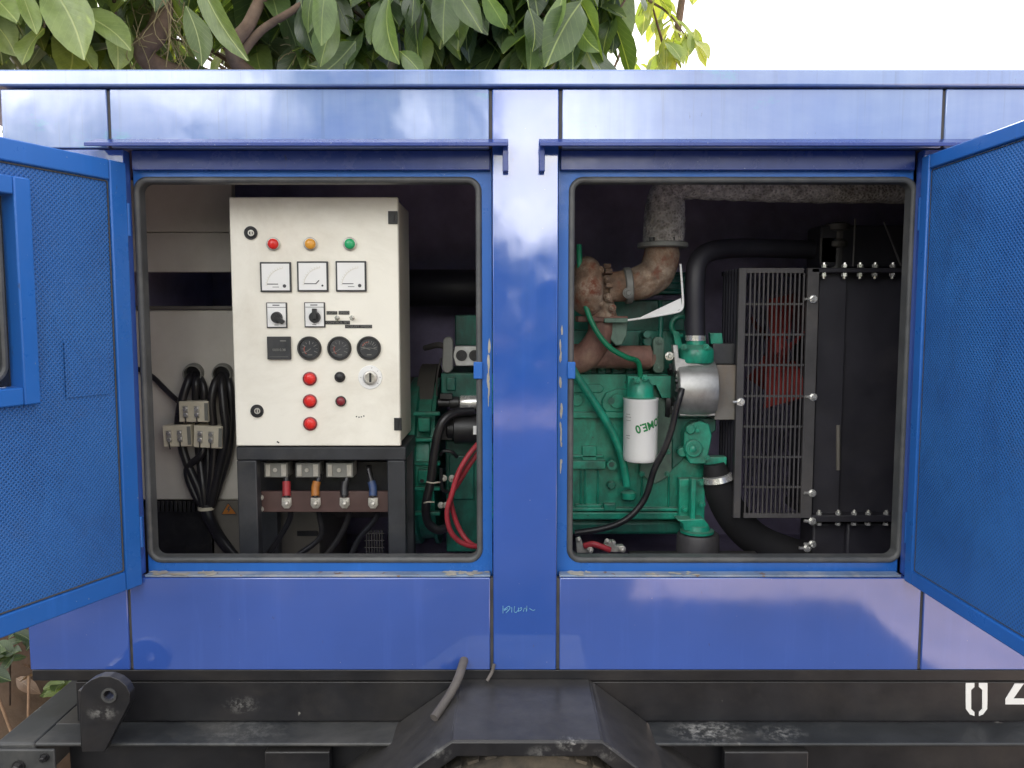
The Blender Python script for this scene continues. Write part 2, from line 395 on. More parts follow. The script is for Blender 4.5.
M['leafB']=leafmat('dark_leaf_green',(.020,.038,.014),(.078,.12,.042),(.15,.19,.08),(1.5,1.5,.4))
M['leafC']=leafmat('lime_leaf_green',(.14,.20,.05),(.26,.30,.09),(.36,.38,.2),(1.2,1.1,.4))
M['deadleaf']=leafmat('dead_leaf_brown',(.10,.06,.04),(.30,.20,.13),(.34,.25,.17),(.4,.35,.25))
M['bark']=mat('brown_bark',(.13,.085,.06),.9,var=.45,scale=16,dirt=(.24,.18,.13),dirt_amt=.6,bmp=.9)
M['soil']=mat('leaf_litter_soil',(.16,.10,.065),.95,var=.5,scale=12,dirt=(.26,.19,.13),dirt_amt=.8,bmp=.9)
def groundmat():
    m,n,bs=nt('dusty_concrete_ground')
    w=coords(n,world=True)
    c=mixc(n,ramp(n,noise(n,w,.35,6,.6),[(.35,0),(.65,1)]),(.54,.41,.35),(.70,.55,.48))
    c=mixc(n,ramp(n,noise(n,w,6,8,.75),[(.45,0),(.75,.6)]),c,(.24,.2,.17))
    n.links.new(c,bs.inputs['Base Color']); bs.inputs['Roughness'].default_value=.9
    bump(n,bs,noise(n,w,30,6,.7),.4,.01); return m
M['ground']=groundmat()

# ---------------------------------------------------------------- setting
g=MB(); g.add([(-300,-300,0),(300,-300,0),(300,300,0),(-300,300,0)],[(0,1,2,3)])
struct(obj('ground',g,M['ground'],org=Vector((0,0,0))))

# added dark ground: canopy shadow painted in, shaped to darken panel reflections
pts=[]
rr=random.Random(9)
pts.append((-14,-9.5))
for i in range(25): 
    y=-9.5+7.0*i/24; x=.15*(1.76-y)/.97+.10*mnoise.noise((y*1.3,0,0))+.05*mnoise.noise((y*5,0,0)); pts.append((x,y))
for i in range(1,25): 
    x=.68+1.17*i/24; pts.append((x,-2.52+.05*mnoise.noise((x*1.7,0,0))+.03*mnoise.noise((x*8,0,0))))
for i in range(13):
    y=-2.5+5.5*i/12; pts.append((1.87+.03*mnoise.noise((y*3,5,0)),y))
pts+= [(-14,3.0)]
gp=MB(); gp.add([(x,y,.004) for x,y in pts],[tuple(range(len(pts)))]); struct(obj('shadow_ground',gp,M['shadeground'],org=Vector((0,0,0))))

# ---------------------------------------------------------------- generator canopy
XL,XR=-1.10,1.85
X1,X2,X3,X4=-.866,-.046,.104,.927      # panel seams
HL,HR=-.83,.88                         # door hinge lines
ZB,ZS,ZT=.747,.9615,1.9105             # bottom, sill, head of the openings
ZP,ZR=2.036,2.072                      # top of the panels, roof edge
DEPTH=1.12
can=thing('generator_canopy','blue weathered sheet steel generator canopy with two open side doors','generator enclosure',((XL+XR)/2,.5,ZB))
gap=.0036
def panel(x0,x1,z0,z1,m,name='side_panel',y=0,t=.03,lab=None):
    mb=MB(); mb.box((x0+gap,y,z0),(x1-gap,y+t,z1)); return obj(name,mb,m,can,bevel=.002,label=lab)
for a,b in ((XL,X1),(X1,X2),(X3,X4),(X4,XR)): panel(a,b,ZT,ZP-.002,M['skyglare'],'upper_panel')
for a,b in ((XL,X1),(X1,X2),(X3,X4),(X4,XR)): panel(a,b,ZB,ZS,M['body'],'lower_panel')
panel(XL,HL-.004,ZS+.003,ZT-.003,M['body'],'side_panel'); panel(HR+.004,XR,ZS+.003,ZT-.003,M['body'],'side_panel')
# centre post: one face with a raised cover strip
mb=MB(); mb.box((X2+gap,0,ZB),(X3-gap,.03,ZP-.002)); obj('centre_post',mb,M['post'],can,bevel=.002)
# sealant behind the seams, kick strip at the bottom
mb=MB()
for x in (X1,X2,X3,X4):
    mb.box((x-.008,.0045,ZB+.001),(x+.008,.02,ZS-.002)); mb.box((x-.008,.0045,ZT+.002),(x+.008,.02,ZP-.004))
obj('seam_sealant',mb,M['seam'],can)
mb=MB(); mb.box((XL+.004,.004,.719),(XR-.004,.03,ZB-.002)); obj('kick_strip',mb,M['chassis'],can,bevel=.002)
# roof
mb=MB(); mb.box((XL-.22,-.012,ZP+.002),(XR+.05,DEPTH+.03,ZR)); obj('roof',mb,M['skyglare'],can,bevel=.004)
# sides, back, floor and lining
mb=MB(); mb.box((XL,.0305,ZB),(XL+.02,DEPTH,ZP-.002)); mb.box((XR-.02,.0305,ZB),(XR,DEPTH,ZP-.002)); mb.box((XL+.021,DEPTH-.02,ZB),(XR-.021,DEPTH,ZP-.002))
obj('outer_wall',mb,M['body'],can,bevel=.002)
mb=MB(); mb.box((XL+.022,DEPTH-.05,ZB+.002),(XR-.022,DEPTH-.022,ZP-.005)); mb.box((XL+.022,.034,ZB+.002),(XL+.05,DEPTH-.052,ZP-.005)); mb.box((XR-.05,.034,ZB+.002),(XR-.022,DEPTH-.052,ZP-.005))
mb.box((XL+.052,.034,ZP-.03),(XR-.052,DEPTH-.052,ZP-.005)); mb.box((XL+.052,.034,ZB+.002),(XR-.052,DEPTH-.052,ZB+.02))
obj('lining',mb,M['lining'],can)

def rrect(x0,z0,x1,z1,r,n=7):
    pts=[]
    for cx,cz,a0 in ((x1-r,z1-r,0),(x0+r,z1-r,90),(x0+r,z0+r,180),(x1-r,z0+r,270)):
        for k in range(n+1):
            a=R(a0+90*k/n); pts.append((cx+r*math.cos(a),cz+r*math.sin(a)))
    return pts
def ring(mb, outer, inner, y0, y1):
    """plate between two loops with the same number of points"""
    n=len(outer)
    vs=[(x,y0,z) for x,z in outer]+[(x,y0,z) for x,z in inner]+[(x,y1,z) for x,z in outer]+[(x,y1,z) for x,z in inner]
    fs=[]
    for i in range(n):
        j=(i+1)%n
        fs+=[(j,i,n+i,n+j),(2*n+i,2*n+j,3*n+j,3*n+i),(n+j,n+i,3*n+i,3*n+j),(i,j,2*n+j,2*n+i)]
    mb.add(vs,fs)
YF=.032
openings=[]
for side,(ox0,ox1,pxl,pxr) in enumerate(((HL-.003,X2+.001,140.5,482),(X3-.001,HR+.003,568,909.5))):
    k=.0
    ix0=P(pxl,370,YF).x; ix1=P(pxr,370,YF).x; iz1=P(0,177,YF).z; iz0=P(0,562.5,YF).z
    inner=rrect(ix0,iz0,ix1,iz1,.030); outer=rrect(ox0,ZS-.03,ox1,ZT+.03,.004)
    mb=MB(); ring(mb,outer,inner,YF,YF+.02); obj('door_surround',mb,M['frame'],can,bevel=.0012)
    # rubber seal pushed over the edge of the opening
    mb=MB(); cx=.5*(ix0+ix1)
    path=rrect(ix0+.006,iz0+.006,ix1-.006,iz1-.006,.026,10)
    mb.tube([(x,YF+.002,z) for x,z in path],.0072,n=10,closed=True,smooth=False)
    # inner flange of the seal
    inn=rrect(ix0+.012,iz0+.012,ix1-.012,iz1-.012,.020,10); out2=rrect(ix0+.004,iz0+.004,ix1-.004,iz1-.004,.028,10)
    ring(mb,out2,inn,YF+.004,YF+.03)
    obj('rubber_seal',mb,M['rubber'],can)
    openings.append((ix0,iz0,ix1,iz1))
    # worn sill ledge
    mb=MB(); mb.box((ox0+.004,.0015,ZS+.0008),(ox1-.004,YF-.001,ZS+.006)); obj('sill',mb,M['sillworn'],can,bevel=.002)
# latch keepers on both sides of the post (breaks in the seal)
for px0,px1 in ((473.5,482.5),(567.5,575.5)):
    mb=MB(); mb.pbox(px0,362,px1,379,.0225,.012); obj('latch_keeper',mb,M['frame'],can,bevel=.002)
# drip rails with turned-down ends
def gutter(x0,x1,end):
    mb=MB(); zt=ZT-.001
    prof=[(-.001,zt+.020),(-.052,zt+.002),(-.052,zt-.005),(-.048,zt-.005),(-.048,zt-.003),(-.001,zt+.014)]
    n=len(prof); vs=[(x0,y,z) for y,z in prof]+[(x1,y,z) for y,z in prof]
    fs=[tuple(range(n)),tuple(range(2*n-1,n-1,-1))]+[(i,i+n,(i+1)%n+n,(i+1)%n) for i in range(n)]
    mb.add(vs,fs)
    e0,e1=(x1-.012,x1) if end>0 else (x0,x0+.012)
    mb.box((e0,-.026,zt-.052),(e1,-.0008,zt+.004))
    bm=mb
    o=obj('drip_rail',bm,M['gutter'],can,bevel=.0015)
gutter(-.895,-.008,1); gutter(.058,1.03,-1)

# dark strip under the drip rails, shade of the head put into its colour
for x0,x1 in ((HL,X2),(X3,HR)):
    mb=MB(); mb.box((x0+.002,.016,P(0,170,.016).z),(x1-.002,.0305,ZT-.002)); obj('head_shade_strip',mb,M['gutter'],can,bevel=.0015)
# scratched marks on the post
mb=MB(); z0=P(520,609.5,0).z; x0=P(503,609.5,0).x; k=S(0)
rr=random.Random(3)
marks=[[(0,4),(0,-4)],[(1,0),(6,3.5),(7,1),(3,-3.5)],[(1,-1),(5,1)],[(9,2.5),(9,-3)],[(12,3.5),(11.5,-2),(13.5,-3),(15,-1)],[(16,2),(16,-2)],[(17,-1.5),(19,0),(19,2),(17,1)],
       [(21,-2),(22,1),(24,1),(24,-2)],[(24.5,4),(24.5,-1)],[(27,1.5),(29,0),(31,-1),(33,0)]]
for st in marks:
    mb.tube([(x0+x*k,-.0004,z0+y*k) for x,y in st],.0008,n=6,sub=4)
obj('scratched_mark',mb,M['teal'],can)

rr=random.Random(8)
def flake(px,py,rx,ry,Y):
    q=[(px+rx*rr.uniform(.5,1.1)*math.cos(a),py+ry*rr.uniform(.5,1.1)*math.sin(a)) for a in [2*math.pi*k/9 for k in range(9)]]
    mb.add([P(x,y,Y) for x,y in q],[tuple(range(8,-1,-1))])
for cx_,jx,ya,yb_,rx,ry,n_,Yq in ((488.7,.5,345,400,1.6,12,12,YF-.0004),(560.9,.9,325,470,1.4,9,17,YF-.0004)):
    mb=MB()
    for i in range(n_): flake(cx_+rr.uniform(-jx,jx),rr.uniform(ya,yb_),rr.uniform(.35,1)*rx,rr.uniform(.25,1)*ry,Yq-.00003*i)
    obj('worn_edge',mb,M['wornp'],can)
rr=random.Random(18)
for (a,b,n_) in ((146,215,30),(440,489,24),(562,590,14),(640,700,8)):
    mb=MB()
    for i in range(n_):
        px=a+(b-a)*rr.random()**(1.5 if a<400 else .7); c=P(px,575,.0); y=rr.uniform(.003,.028); sx=rr.uniform(.003,.014); sy=rr.uniform(.004,.011)
        mb.add([(c.x+sx*math.cos(t)*rr.uniform(.6,1.1),y+sy*math.sin(t)*rr.uniform(.6,1.1),ZS+.0064+i*.00003) for t in [2*math.pi*k/9 for k in range(9)]],[tuple(range(9))])
    obj('worn_edge',mb,M['wornp'],can)
# ---- doors (built in door coordinates u: from hinge, v: up, w: out of the inner face)
def door(hx, dirv, nrm, z0, z1, width, window):
    D=Vector((dirv[0],dirv[1],0)).normalized(); Nn=Vector((nrm[0],nrm[1],0)).normalized()
    base=Vector((hx,-.006,0))
    T=lambda u,v,w: base+D*u+Nn*w+Vector((0,0,v))
    flip=D.cross(Vector((0,0,1))).dot(Nn)<0
    def fix(mb):
        if flip: mb.f=[list(reversed(f)) for f in mb.f]
        return mb
    def dbox(mb,u0,u1,v0,v1,w0,w1):
        b=MB(); b.box((u0,w0,v0),(u1,w1,v1))
        # box is (u,w,v): handedness handled by recalculating below
        mb.add([T(p.x,p.z,p.y) for p in b.v],b.f)
    def recalc(o):
        bm=bmesh.new(); bm.from_mesh(o.data); bmesh.ops.recalc_face_normals(bm,faces=bm.faces); bm.to_mesh(o.data); bm.free()
        o.data.set_sharp_from_angle(angle=R(40)); return o
    th=.042; fr=.042 if window else .030
    skin=MB(); 
    if window:
        wu0,wu1,wv0,wv1=window
        dbox(skin,0,wu0,z0,z1,-th,-th+.002); dbox(skin,wu1,width,z0,z1,-th,-th+.002)
        dbox(skin,wu0,wu1,z0,wv0,-th,-th+.002); dbox(skin,wu0,wu1,wv1,z1,-th,-th+.002)
    else: dbox(skin,0,width,z0,z1,-th,-th+.002)
    d=recalc(obj('door',skin,M['body'],can))
    f=MB()
    dbox(f,0,fr,z0,z1,-th+.003,0); dbox(f,width-fr,width,z0,z1,-th+.003,0)
    dbox(f,fr+.0008,width-fr-.0008,z0,z0+fr,-th+.003,-.0003); dbox(f,fr+.0008,width-fr-.0008,z1-fr,z1,-th+.003,-.0003)
    recalc(obj('door_frame',f,M['frame'],d,bevel=.003))
    sh=MB(); w=-.007
    def quad(u0,u1,v0,v1,w=w):
        n=len(sh.v); sh.add([T(u0,v0,w),T(u1,v0,w),T(u1,v1,w),T(u0,v1,w)],[(0,1,2,3)])
        sh.uv=(sh.uv or [])+[(u0,v0),(u1,v0),(u1,v1),(u0,v1)]
    a,b,c,e=fr-.002,width-fr+.002,z0+fr-.002,z1-fr+.002
    if window:
        quad(a,wu0,c,e); quad(wu1,b,c,e); quad(wu0,wu1,c,wv0); quad(wu0,wu1,wv1,e)
    else: quad(a,b,c,e)
    obj('perforated_sheet',sh,M['perf'],d)
    if window:
        # overlapping patch sheet below/next to the window
        n0=MB(); sh=n0
        quad(.062,.165,1.385,1.50,-.0045); obj('patch_sheet',n0,M['perf'],d)
        wf=MB(); t=.034
        dbox(wf,wu0-t,wu0,wv0-t,wv1+t,-th+.004,.008); dbox(wf,wu1,wu1+t,wv0-t,wv1+t,-th+.004,.008)
        dbox(wf,wu0+.0006,wu1-.0006,wv0-t,wv0,-th+.004,.0074); dbox(wf,wu0+.0006,wu1-.0006,wv1,wv1+t,-th+.004,.0074)
        wo=recalc(obj('window_frame',wf,M['frame'],d,bevel=.003))
        pn=MB(); dbox(pn,wu0+.001,wu1-.001,wv0+.001,wv1-.001,-th+.010,-th+.015); recalc(obj('window_pane',pn,M['glass'],d))
        se=MB(); pth=rrect(wu0+.014,wv0+.014,wu1-.014,wv1-.014,.03,8)
        se.tube([T(u,v,-th+.018) for u,v in pth],.007,n=8,closed=True,smooth=False); recalc(obj('window_seal',se,M['rubber'],d))
    # dark gasket line where the sheet meets the frame
    gs=MB(); gw=.0016 if window else .0008; pth=rrect(fr+.003,z0+fr+.003,width-fr-.003,z1-fr-.003,.004,2)
    gs.tube([T(u,v,-.0055) for u,v in pth],gw,n=6,closed=True,smooth=False); recalc(obj('door_gasket',gs,M['seam'],d))
    # barrel hinges
    for v in (z0+.12,z1-.12):
        h=MB(); h.cone(T(-.004,v-.035,-.006),T(-.004,v+.035,-.006),.006,.006,12); obj('hinge',h,M['frame'],d,bevel=.001)
    return d
door(HL,(-.385,-.92),(.92,-.385),.948,1.878,.775,(.262,.60,1.415,1.775))
door(HR,(.025,-1),(-1,-.025),.958,1.890,.775,None)

# ---------------------------------------------------------------- trailer
tr=thing('trailer_chassis','black steel trailer chassis with angular wheel guard under the blue canopy','trailer',((XL+XR)/2,.4,0))
zf=.618
mb=MB(); mb.box((-1.0,.008,zf+.003),(XR+.3,.02,.715)); mb.box((-1.0,.0205,.700),(XR+.3,.09,.714)); obj('side_beam',mb,M['chassis'],tr,bevel=.002)
mb=MB(); mb.box((-1.0,1.0,zf),(XR+.3,1.06,.714)); obj('side_beam',mb,M['chassis'],tr,bevel=.002)
mb=MB(); mb.box((-1.045,-.082,zf-.008),(-.115,.0205,zf)); mb.box((.20,-.082,zf-.008),(XR+.3,.0205,zf)); obj('beam_flange',mb,M['flange'],tr,bevel=.003)
mb=MB(); mb.box((-1.0,-.030,zf-.22),(XR+.3,-.012,zf-.0085)); obj('lower_beam',mb,M['chassis'],tr,bevel=.003)
for px0,px1 in ((265,330),(724,808)):
    mb=MB(); mb.pbox(px0,752,px1,800,-.079,.025); obj('beam_bracket',mb,M['chassis'],tr,bevel=.003)
# end cross member, seen from above
mb=MB(); mb.box((-1.135,-.078,zf-.10),(-1.047,1.05,zf-.0015)); obj('end_beam',mb,M['flange'],tr,bevel=.006)
mb=MB(); mb.box((-1.0455,.0,zf-.006),(-.90,.30,zf+.001)); obj('corner_plate',mb,M['chassis'],tr,bevel=.002)
mb=MB(); mb.box((-1.19,-.087,zf-.30),(-1.00,-.0785,zf-.012))
obj('end_plate',mb,M['flange'],tr,bevel=.003)
mb=MB(); mb.bolt(19,766,5,-.0872,.014); mb.bolt(45,757,3.5,-.0872,.012); obj('plate_bolt',mb,M['chassis'],tr)
# lashing lug: plate with an eye
mb=MB(); Yl=-.108
out=[(82,752),(80,692),(84,685),(91,680),(100,676.5),(110,676.5),(119,680),(126,686),(130,694),(129.5,703),(104,752)]
O=[(P(x,y,Yl).x,P(x,y,Yl).z) for x,y in out]
hc=P(109.5,695,Yl); hr=5.3*S(Yl)
# bridge hole: build ring sectors around the hole
def plate_with_hole(mb,O,c,r,y0,y1,n=44):
    def hit(a):
        d=Vector((math.cos(a),math.sin(a)))
        best=None
        for i in range(len(O)):
            p=Vector(O[i]); q=Vector(O[(i+1)%len(O)]); e=q-p
            den=d.x*e.y-d.y*e.x
            if abs(den)<1e-12: continue
            w=p-Vector((c.x,c.z)); t=(w.x*e.y-w.y*e.x)/den; s=(w.x*d.y-w.y*d.x)/den
            if t>0 and -1e-6<=s<=1+1e-6: best=t if best is None else min(best,t)
        return (c.x+d.x*best,c.z+d.y*best)
    angs=sorted(set([2*math.pi*k/n for k in range(n)]+[math.atan2(z-c.z,x-c.x)%(2*math.pi) for x,z in O]))
    outer=[hit(a) for a in angs]; inner=[(c.x+r*math.cos(a),c.z+r*math.sin(a)) for a in angs]
    ring(mb,outer,inner,y0,y1)
plate_with_hole(mb,O,hc,hr,Yl,Yl+.024)
lug=obj('lashing_lug',mb,M['chassis'],tr,bevel=.0025)
mb=MB(); mb.lathe(hc+Vector((0,-.004,0)),(0,1,0),[(0,hr*1.05),(0,hr*1.5),(.0035,hr*1.5),(.0035,hr*1.05)],24,ring=True); obj('eye_ring',mb,M['flange'],lug)
mb=MB(); mb.pbox(79,690,88,748,Yl+.0245,.05); obj('lug_gusset',mb,M['chassis'],tr,bevel=.003)
# angular wheel guard over the tyre
mb=MB(); zt=.724; y0,y1=-.262,.004
prof=[(-.46,.475),(-.118,zt),(.176,zt),(.50,.475)]
th=.006
for i in range(3):
    a,b=prof[i],prof[i+1]; nx,nz=-(b[1]-a[1]),(b[0]-a[0]); l=math.hypot(nx,nz); nx/=l; nz/=l
    mb.add([(a[0],y0,a[1]),(b[0],y0,b[1]),(b[0],y1,b[1]),(a[0],y1,a[1]),
            (a[0]-nx*th,y0,a[1]-nz*th),(b[0]-nx*th,y0,b[1]-nz*th),(b[0]-nx*th,y1,b[1]-nz*th),(a[0]-nx*th,y1,a[1]-nz*th)],
           [(0,1,2,3),(7,6,5,4),(0,4,5,1),(2,6,7,3),(1,5,6,2),(3,7,4,0)])
lo=[(x,z-.034) for x,z in prof]; 
loop=prof+lo[::-1]
mb.prism([(-.46,.475),(-.118,zt),(.176,zt),(.50,.475),(.47,.455),(.165,.694),(-.107,.694),(-.43,.455)],y0-.006,y0-.0005)
gd=obj('wheel_guard',mb,M['chassis'],tr,bevel=.004,smooth=25)
# wheel under it
wx,wz,wr=.03,.345,.345
wh=MB(); wh.lathe((wx,-.245,wz),(0,1,0),[(0,.20),(.004,.24),(.0,.30),(.012,wr-.012),(.03,wr-.003),(.10,wr),(.17,wr-.003),(.188,wr-.012),(.20,.30),(.196,.24),(.2,.20)],64)
w=obj('wheel',wh,M['tyre'],tr,smooth=50)
tb=MB()
for i in range(60):
    a=2*math.pi*i/60
    for yy in (-.225,-.16,-.095):
        c=Vector((wx+math.cos(a)*(wr-.003),yy,wz+math.sin(a)*(wr-.003))); t=Vector((-math.sin(a),0,math.cos(a)))*.011; r_=Vector((math.cos(a),0,math.sin(a)))
        q=[c-t+Vector((0,-.026,0)),c+t+Vector((0,-.026,0)),c+t+Vector((0,.026,0)),c-t+Vector((0,.026,0))]
        if math.sin(a)<-.97: continue
        tb.add(q+[p+r_*.006 for p in q],[(4,5,6,7),(0,1,5,4),(1,2,6,5),(2,3,7,6),(3,0,4,7)])
obj('tread',tb,M['tyre'],w)
rm=MB(); rm.lathe((wx,-.238,wz),(0,1,0),[(.0,.05),(.02,.08),(.03,.17),(.0,.198),(.02,.205),(.05,.2)],32); obj('rim',rm,M['chassis'],w)
# rear stand legs so the chassis rests on the ground
for x in (-1.09,1.75):
    l=MB(); l.box((x-.03,.45,.02),(x+.03,.51,zf-.104)); l.box((x-.08,.40,0),(x+.08,.56,.02)); obj('support_leg',l,M['chassis'],tr,bevel=.003)
# stencilled digits on the side beam
mb=MB(); Yd=.0065; 
def dig(pts): mb.ppoly(pts,Yd,.0012)
# 0 : two halves with stencil bridges at top and bottom
dig([(965.8,683),(974.5,683),(974.5,687),(971.2,690),(971.2,709),(974.5,712),(974.5,716),(970,714.5),(966,709),(965.8,700)])
dig([(979,683),(987.5,683),(987.5,700),(987.2,709),(983,714.5),(979,716),(979,712),(982.3,709),(982.3,690),(979,687)])
obj('stencilled_digit',mb,M['white'],tr); mb=MB()
dig([(1015,683.5),(1024,683.5),(1013.5,698.6),(1032,698.6),(1032,683.5),(1038,683.5),(1038,716),(1032,716),(1032,704.4),(1005.5,704.4),(1005.5,699)])
obj('stencilled_digit',mb,M['white'],tr)
# drain hose through the lower panel
mb=MB(); mb.ptube([(466,655,.03),(463.5,662,-.005),(457.5,680,-.055),(447,699,-.085),(434,718,-.128)],4.6,n=14)
tag(obj('drain_hose',mb,M['hosegrey']),'grey rubber drain hose hanging from hole in the lower panel','hose')
mb=MB(); mb.ptube([(494,664,-.006),(492,672,-.008),(487,681,-.02)],1.7,n=8)
tag(obj('wire_stub',mb,M['hosegrey']),'short bent grey wire stub at the foot of the centre post','wire')

# ---------------------------------------------------------------- control panel
YP=.16
cl,cr=P(232.3,322,YP).x,P(399.3,322,YP).x; ct,cb=P(0,197,YP).z,P(0,446,YP).z
cp=thing('control_panel','cream steel control cabinet with gauges, lamps and red buttons','control panel',((cl+cr)/2,YP+.11,cb))
mb=MB(); mb.box((cl+.004,YP+.021,cb+.004),(cr-.003,YP+.225,ct-.004)); obj('cabinet_box',mb,M['creamshade'],cp,bevel=.004)
mb=MB(); mb.box((cl,YP,cb),(cr,YP+.018,ct)); obj('cabinet_door',mb,M['cream'],cp,bevel=.003)
def pan(name,mb,m,parent=cp,**k): return obj(name,mb,m,parent,**k)
for px,py in ((251,233),(257.3,411)):
    mb=MB(); mb.disc(px,py,6.6,YP,.004,24); mb.disc(px,py,5.2,YP-.004,.003,24,r1=4.2)
    l=pan('lock',mb,M['black'],bevel=.0006)
    mb=MB(); mb.lathe(P(px,py,YP-.0068),(0,-1,0),[(0,2.0*S(YP)),(.0015,2.0*S(YP)),(.0015,3*S(YP)),(.0,3.1*S(YP))],18,ring=True); mb.pbox(px-.6,py-2.2,px+.6,py+2.2,YP-.0085,.001); pan('lock_core',mb,M['steel'],l)
for (px0,py0,px1,py1) in ((388,211,397.6,224),(394,418,401.6,430.5)):
    mb=MB(); mb.pbox(px0,py0,px1,py1,YP-.004,.0038); mb.pbox(px0+4,py0+3,px1-3,py1-3,YP-.007,.0028); pan('hinge',mb,M['black'],bevel=.001)
def lamp(px,py,r,lens,bez='steel',name='indicator_lamp',h=.009):
    mb=MB(); k=S(YP); mb.lathe(P(px,py,YP-.0002),(0,-1,0),[(0,r*k),(.004,r*k),(.0055,r*k*.86),(.0055,r*k*.8)],28); b=pan(name,mb,M[bez])
    mb=MB(); mb.lathe(P(px,py,YP-.004),(0,-1,0),[(0,r*k*.79),(h*.7,r*k*.78),(h,r*k*.62),(h*1.15,r*k*.3),(h*1.2,.0)],28); pan('lens',mb,M[lens],b,smooth=60)
lamp(273.5,244,6.6,'red'); lamp(310.6,244,6.6,'amber'); lamp(350,244,6.6,'greenl')
for px,py in ((310,378.6),(310.2,401),(310.4,423.6)): lamp(px,py,7.0,'red','redoff','push_button',.008)
lamp(340,377,5.3,'black','black','push_button',.007); lamp(341,401.2,5.3,'redoff','black','indicator_lamp',.007)
# three square meters with white faces
for i,(a,b,c,d) in enumerate(((260,262,291,292),(297,261.3,328,291.6),(335.6,261,366.2,291.6))):
    mb=MB(); f=1.7
    mb.pbox(a,b,c,d,YP-.006,.0058); m_=pan('panel_meter',mb,M['dstand'],bevel=.0012)
    mb=MB(); mb.pbox(a+f,b+f,c-f,d-f,YP-.0072,.001); pan('meter_face',mb,M['plate'],m_)
    mb=MB(); px,py=(a+c)/2,(b+d)/2
    mb.disc(c-6.5+(1 if i==1 else 0),d-6,1.7 if i!=1 else 1.0,YP-.0073,.0012,14)
    mb.pbox(px-8.5,d-8.3,px+2.5 if i!=1 else px+4,d-7.5,YP-.0078,.0005)
    if i==1: mb.tube([P(px+3.5,d-8.2,YP-.0078),P(px+6.5,d-11.3,YP-.0078)],.0011,n=6,smooth=False)
    else: mb.pbox(px-3,d-5.2,px+3.5,d-4.7,YP-.0078,.0005)
    pan('meter_marking',mb,M['ink'],m_)
    mb=MB(); mb.hold=True; c0=P(c-6,d-5.5,YP-.0078); k=S(YP)
    mb.tube([c0+Vector((math.cos(R(t)),0,math.sin(R(t))))*18*k for t in range(96,178,9)],.0004,n=4)
    for t in range(96,178,8): dd=Vector((math.cos(R(t)),0,math.sin(R(t)))); mb.tube([c0+dd*18*k,c0+dd*20*k],.0003,n=4,smooth=False)
    pan('meter_scale',mb,M['beige'],m_)
# two rotary selector switches
for i,(a,b,c,d) in enumerate(((266.4,302.5,287,328),(304.3,302.3,325,327.4))):
    mb=MB(); mb.pbox(a,b,c,d,YP-.004,.0038); s_=pan('selector_switch',mb,M['dstand'],bevel=.0008)
    mb=MB(); mb.pbox(a+1,b+.8,c-1.3,d-1.2,YP-.005,.0008); pan('switch_plate',mb,M['plate'],s_)
    mb=MB(); mb.pbox(a+1,b+4.6,c-1.3,b+5.1,YP-.0054,.0003)
    mb.pbox(a+6,b+2.2,a+13,b+3.2,YP-.0054,.0003); mb.pbox(a+8,d-3.2,a+12,d-2.6,YP-.0054,.0003); pan('switch_marking',mb,M['ink'],s_)
    mb=MB(); kx,ky=((a+c)/2+.3,b+15)
    mb.disc(kx,ky,5.9,YP-.005,.010,24,r1=5.2)
    ang=R(-38) if i==0 else R(90)
    c0=P(kx,ky,YP-.013); k=S(YP); dx,dz=math.cos(ang),math.sin(ang); w2=2.3*k
    pts=[(-2*k,-w2),(8.6*k,-w2*.9),(8.6*k,w2*.9),(-2*k,w2)]
    mb.prism([(c0.x+u*dx-v*dz,c0.z+u*dz+v*dx) for u,v in pts],YP-.022,YP-.011); pan('switch_knob',mb,M['black'],s_,bevel=.001)
# toggle switches and embossed label strips
for px in (338.3,353.2):
    mb=MB(); mb.disc(px-1,318,2.7,YP,.003,6); mb.disc(px-1,318,2.0,YP-.003,.004,12); t=pan('toggle_switch',mb,M['chrome'])
    mb=MB(); c0=P(px-1,318,YP-.006); mb.lathe(c0,(.3,-1,.15),[(0,.0022),(.012,.0026),(.016,.0032),(.018,.002)],12); pan('toggle_lever',mb,M['steel'],t)
for (a,b,c,d,tx) in ((326.5,311.1,337.2,314.6,'LIGHT'),(338.6,310.9,349.4,314.6,'SPEED'),(325.4,320.7,349.8,324.4,'CONTROL SET'),(345,324.8,372,328.2,'ADJUST SPEED')):
    mb=MB(); mb.pbox(a,b,c,d,YP-.0012,.001); l=pan('label_strip',mb,M['black'])
    mb=MB(); cc=P((a+c)/2,(b+d)/2,YP-.0014); t=text_mesh(tx,.0085,.0001); wd=max(v.x for v in t.v)-min(v.x for v in t.v); f=min(1.6,(c-a-1.5)*S(YP)/wd)
    mb.add([Vector((cc.x+v.x*f,cc.y-.0002-v.z,cc.z+v.y)) for v in t.v],t.f); pan('label_lettering',mb,M['greym'],l)
# black square module
mb=MB(); mb.pbox(267,336.6,290.4,359.6,YP-.009,.0088); q=pan('timer_module',mb,M['dstand'],bevel=.0012)
mb=MB(); add_text(mb,'00010.38',.0085,P(279,350,YP-.0094)); mb.pbox(280,340.4,286,341.3,YP-.0093,.0002); mb.pbox(269.5,356.6,288,356.9,YP-.0093,.0002); pan('module_lettering',mb,M['greym'],q)
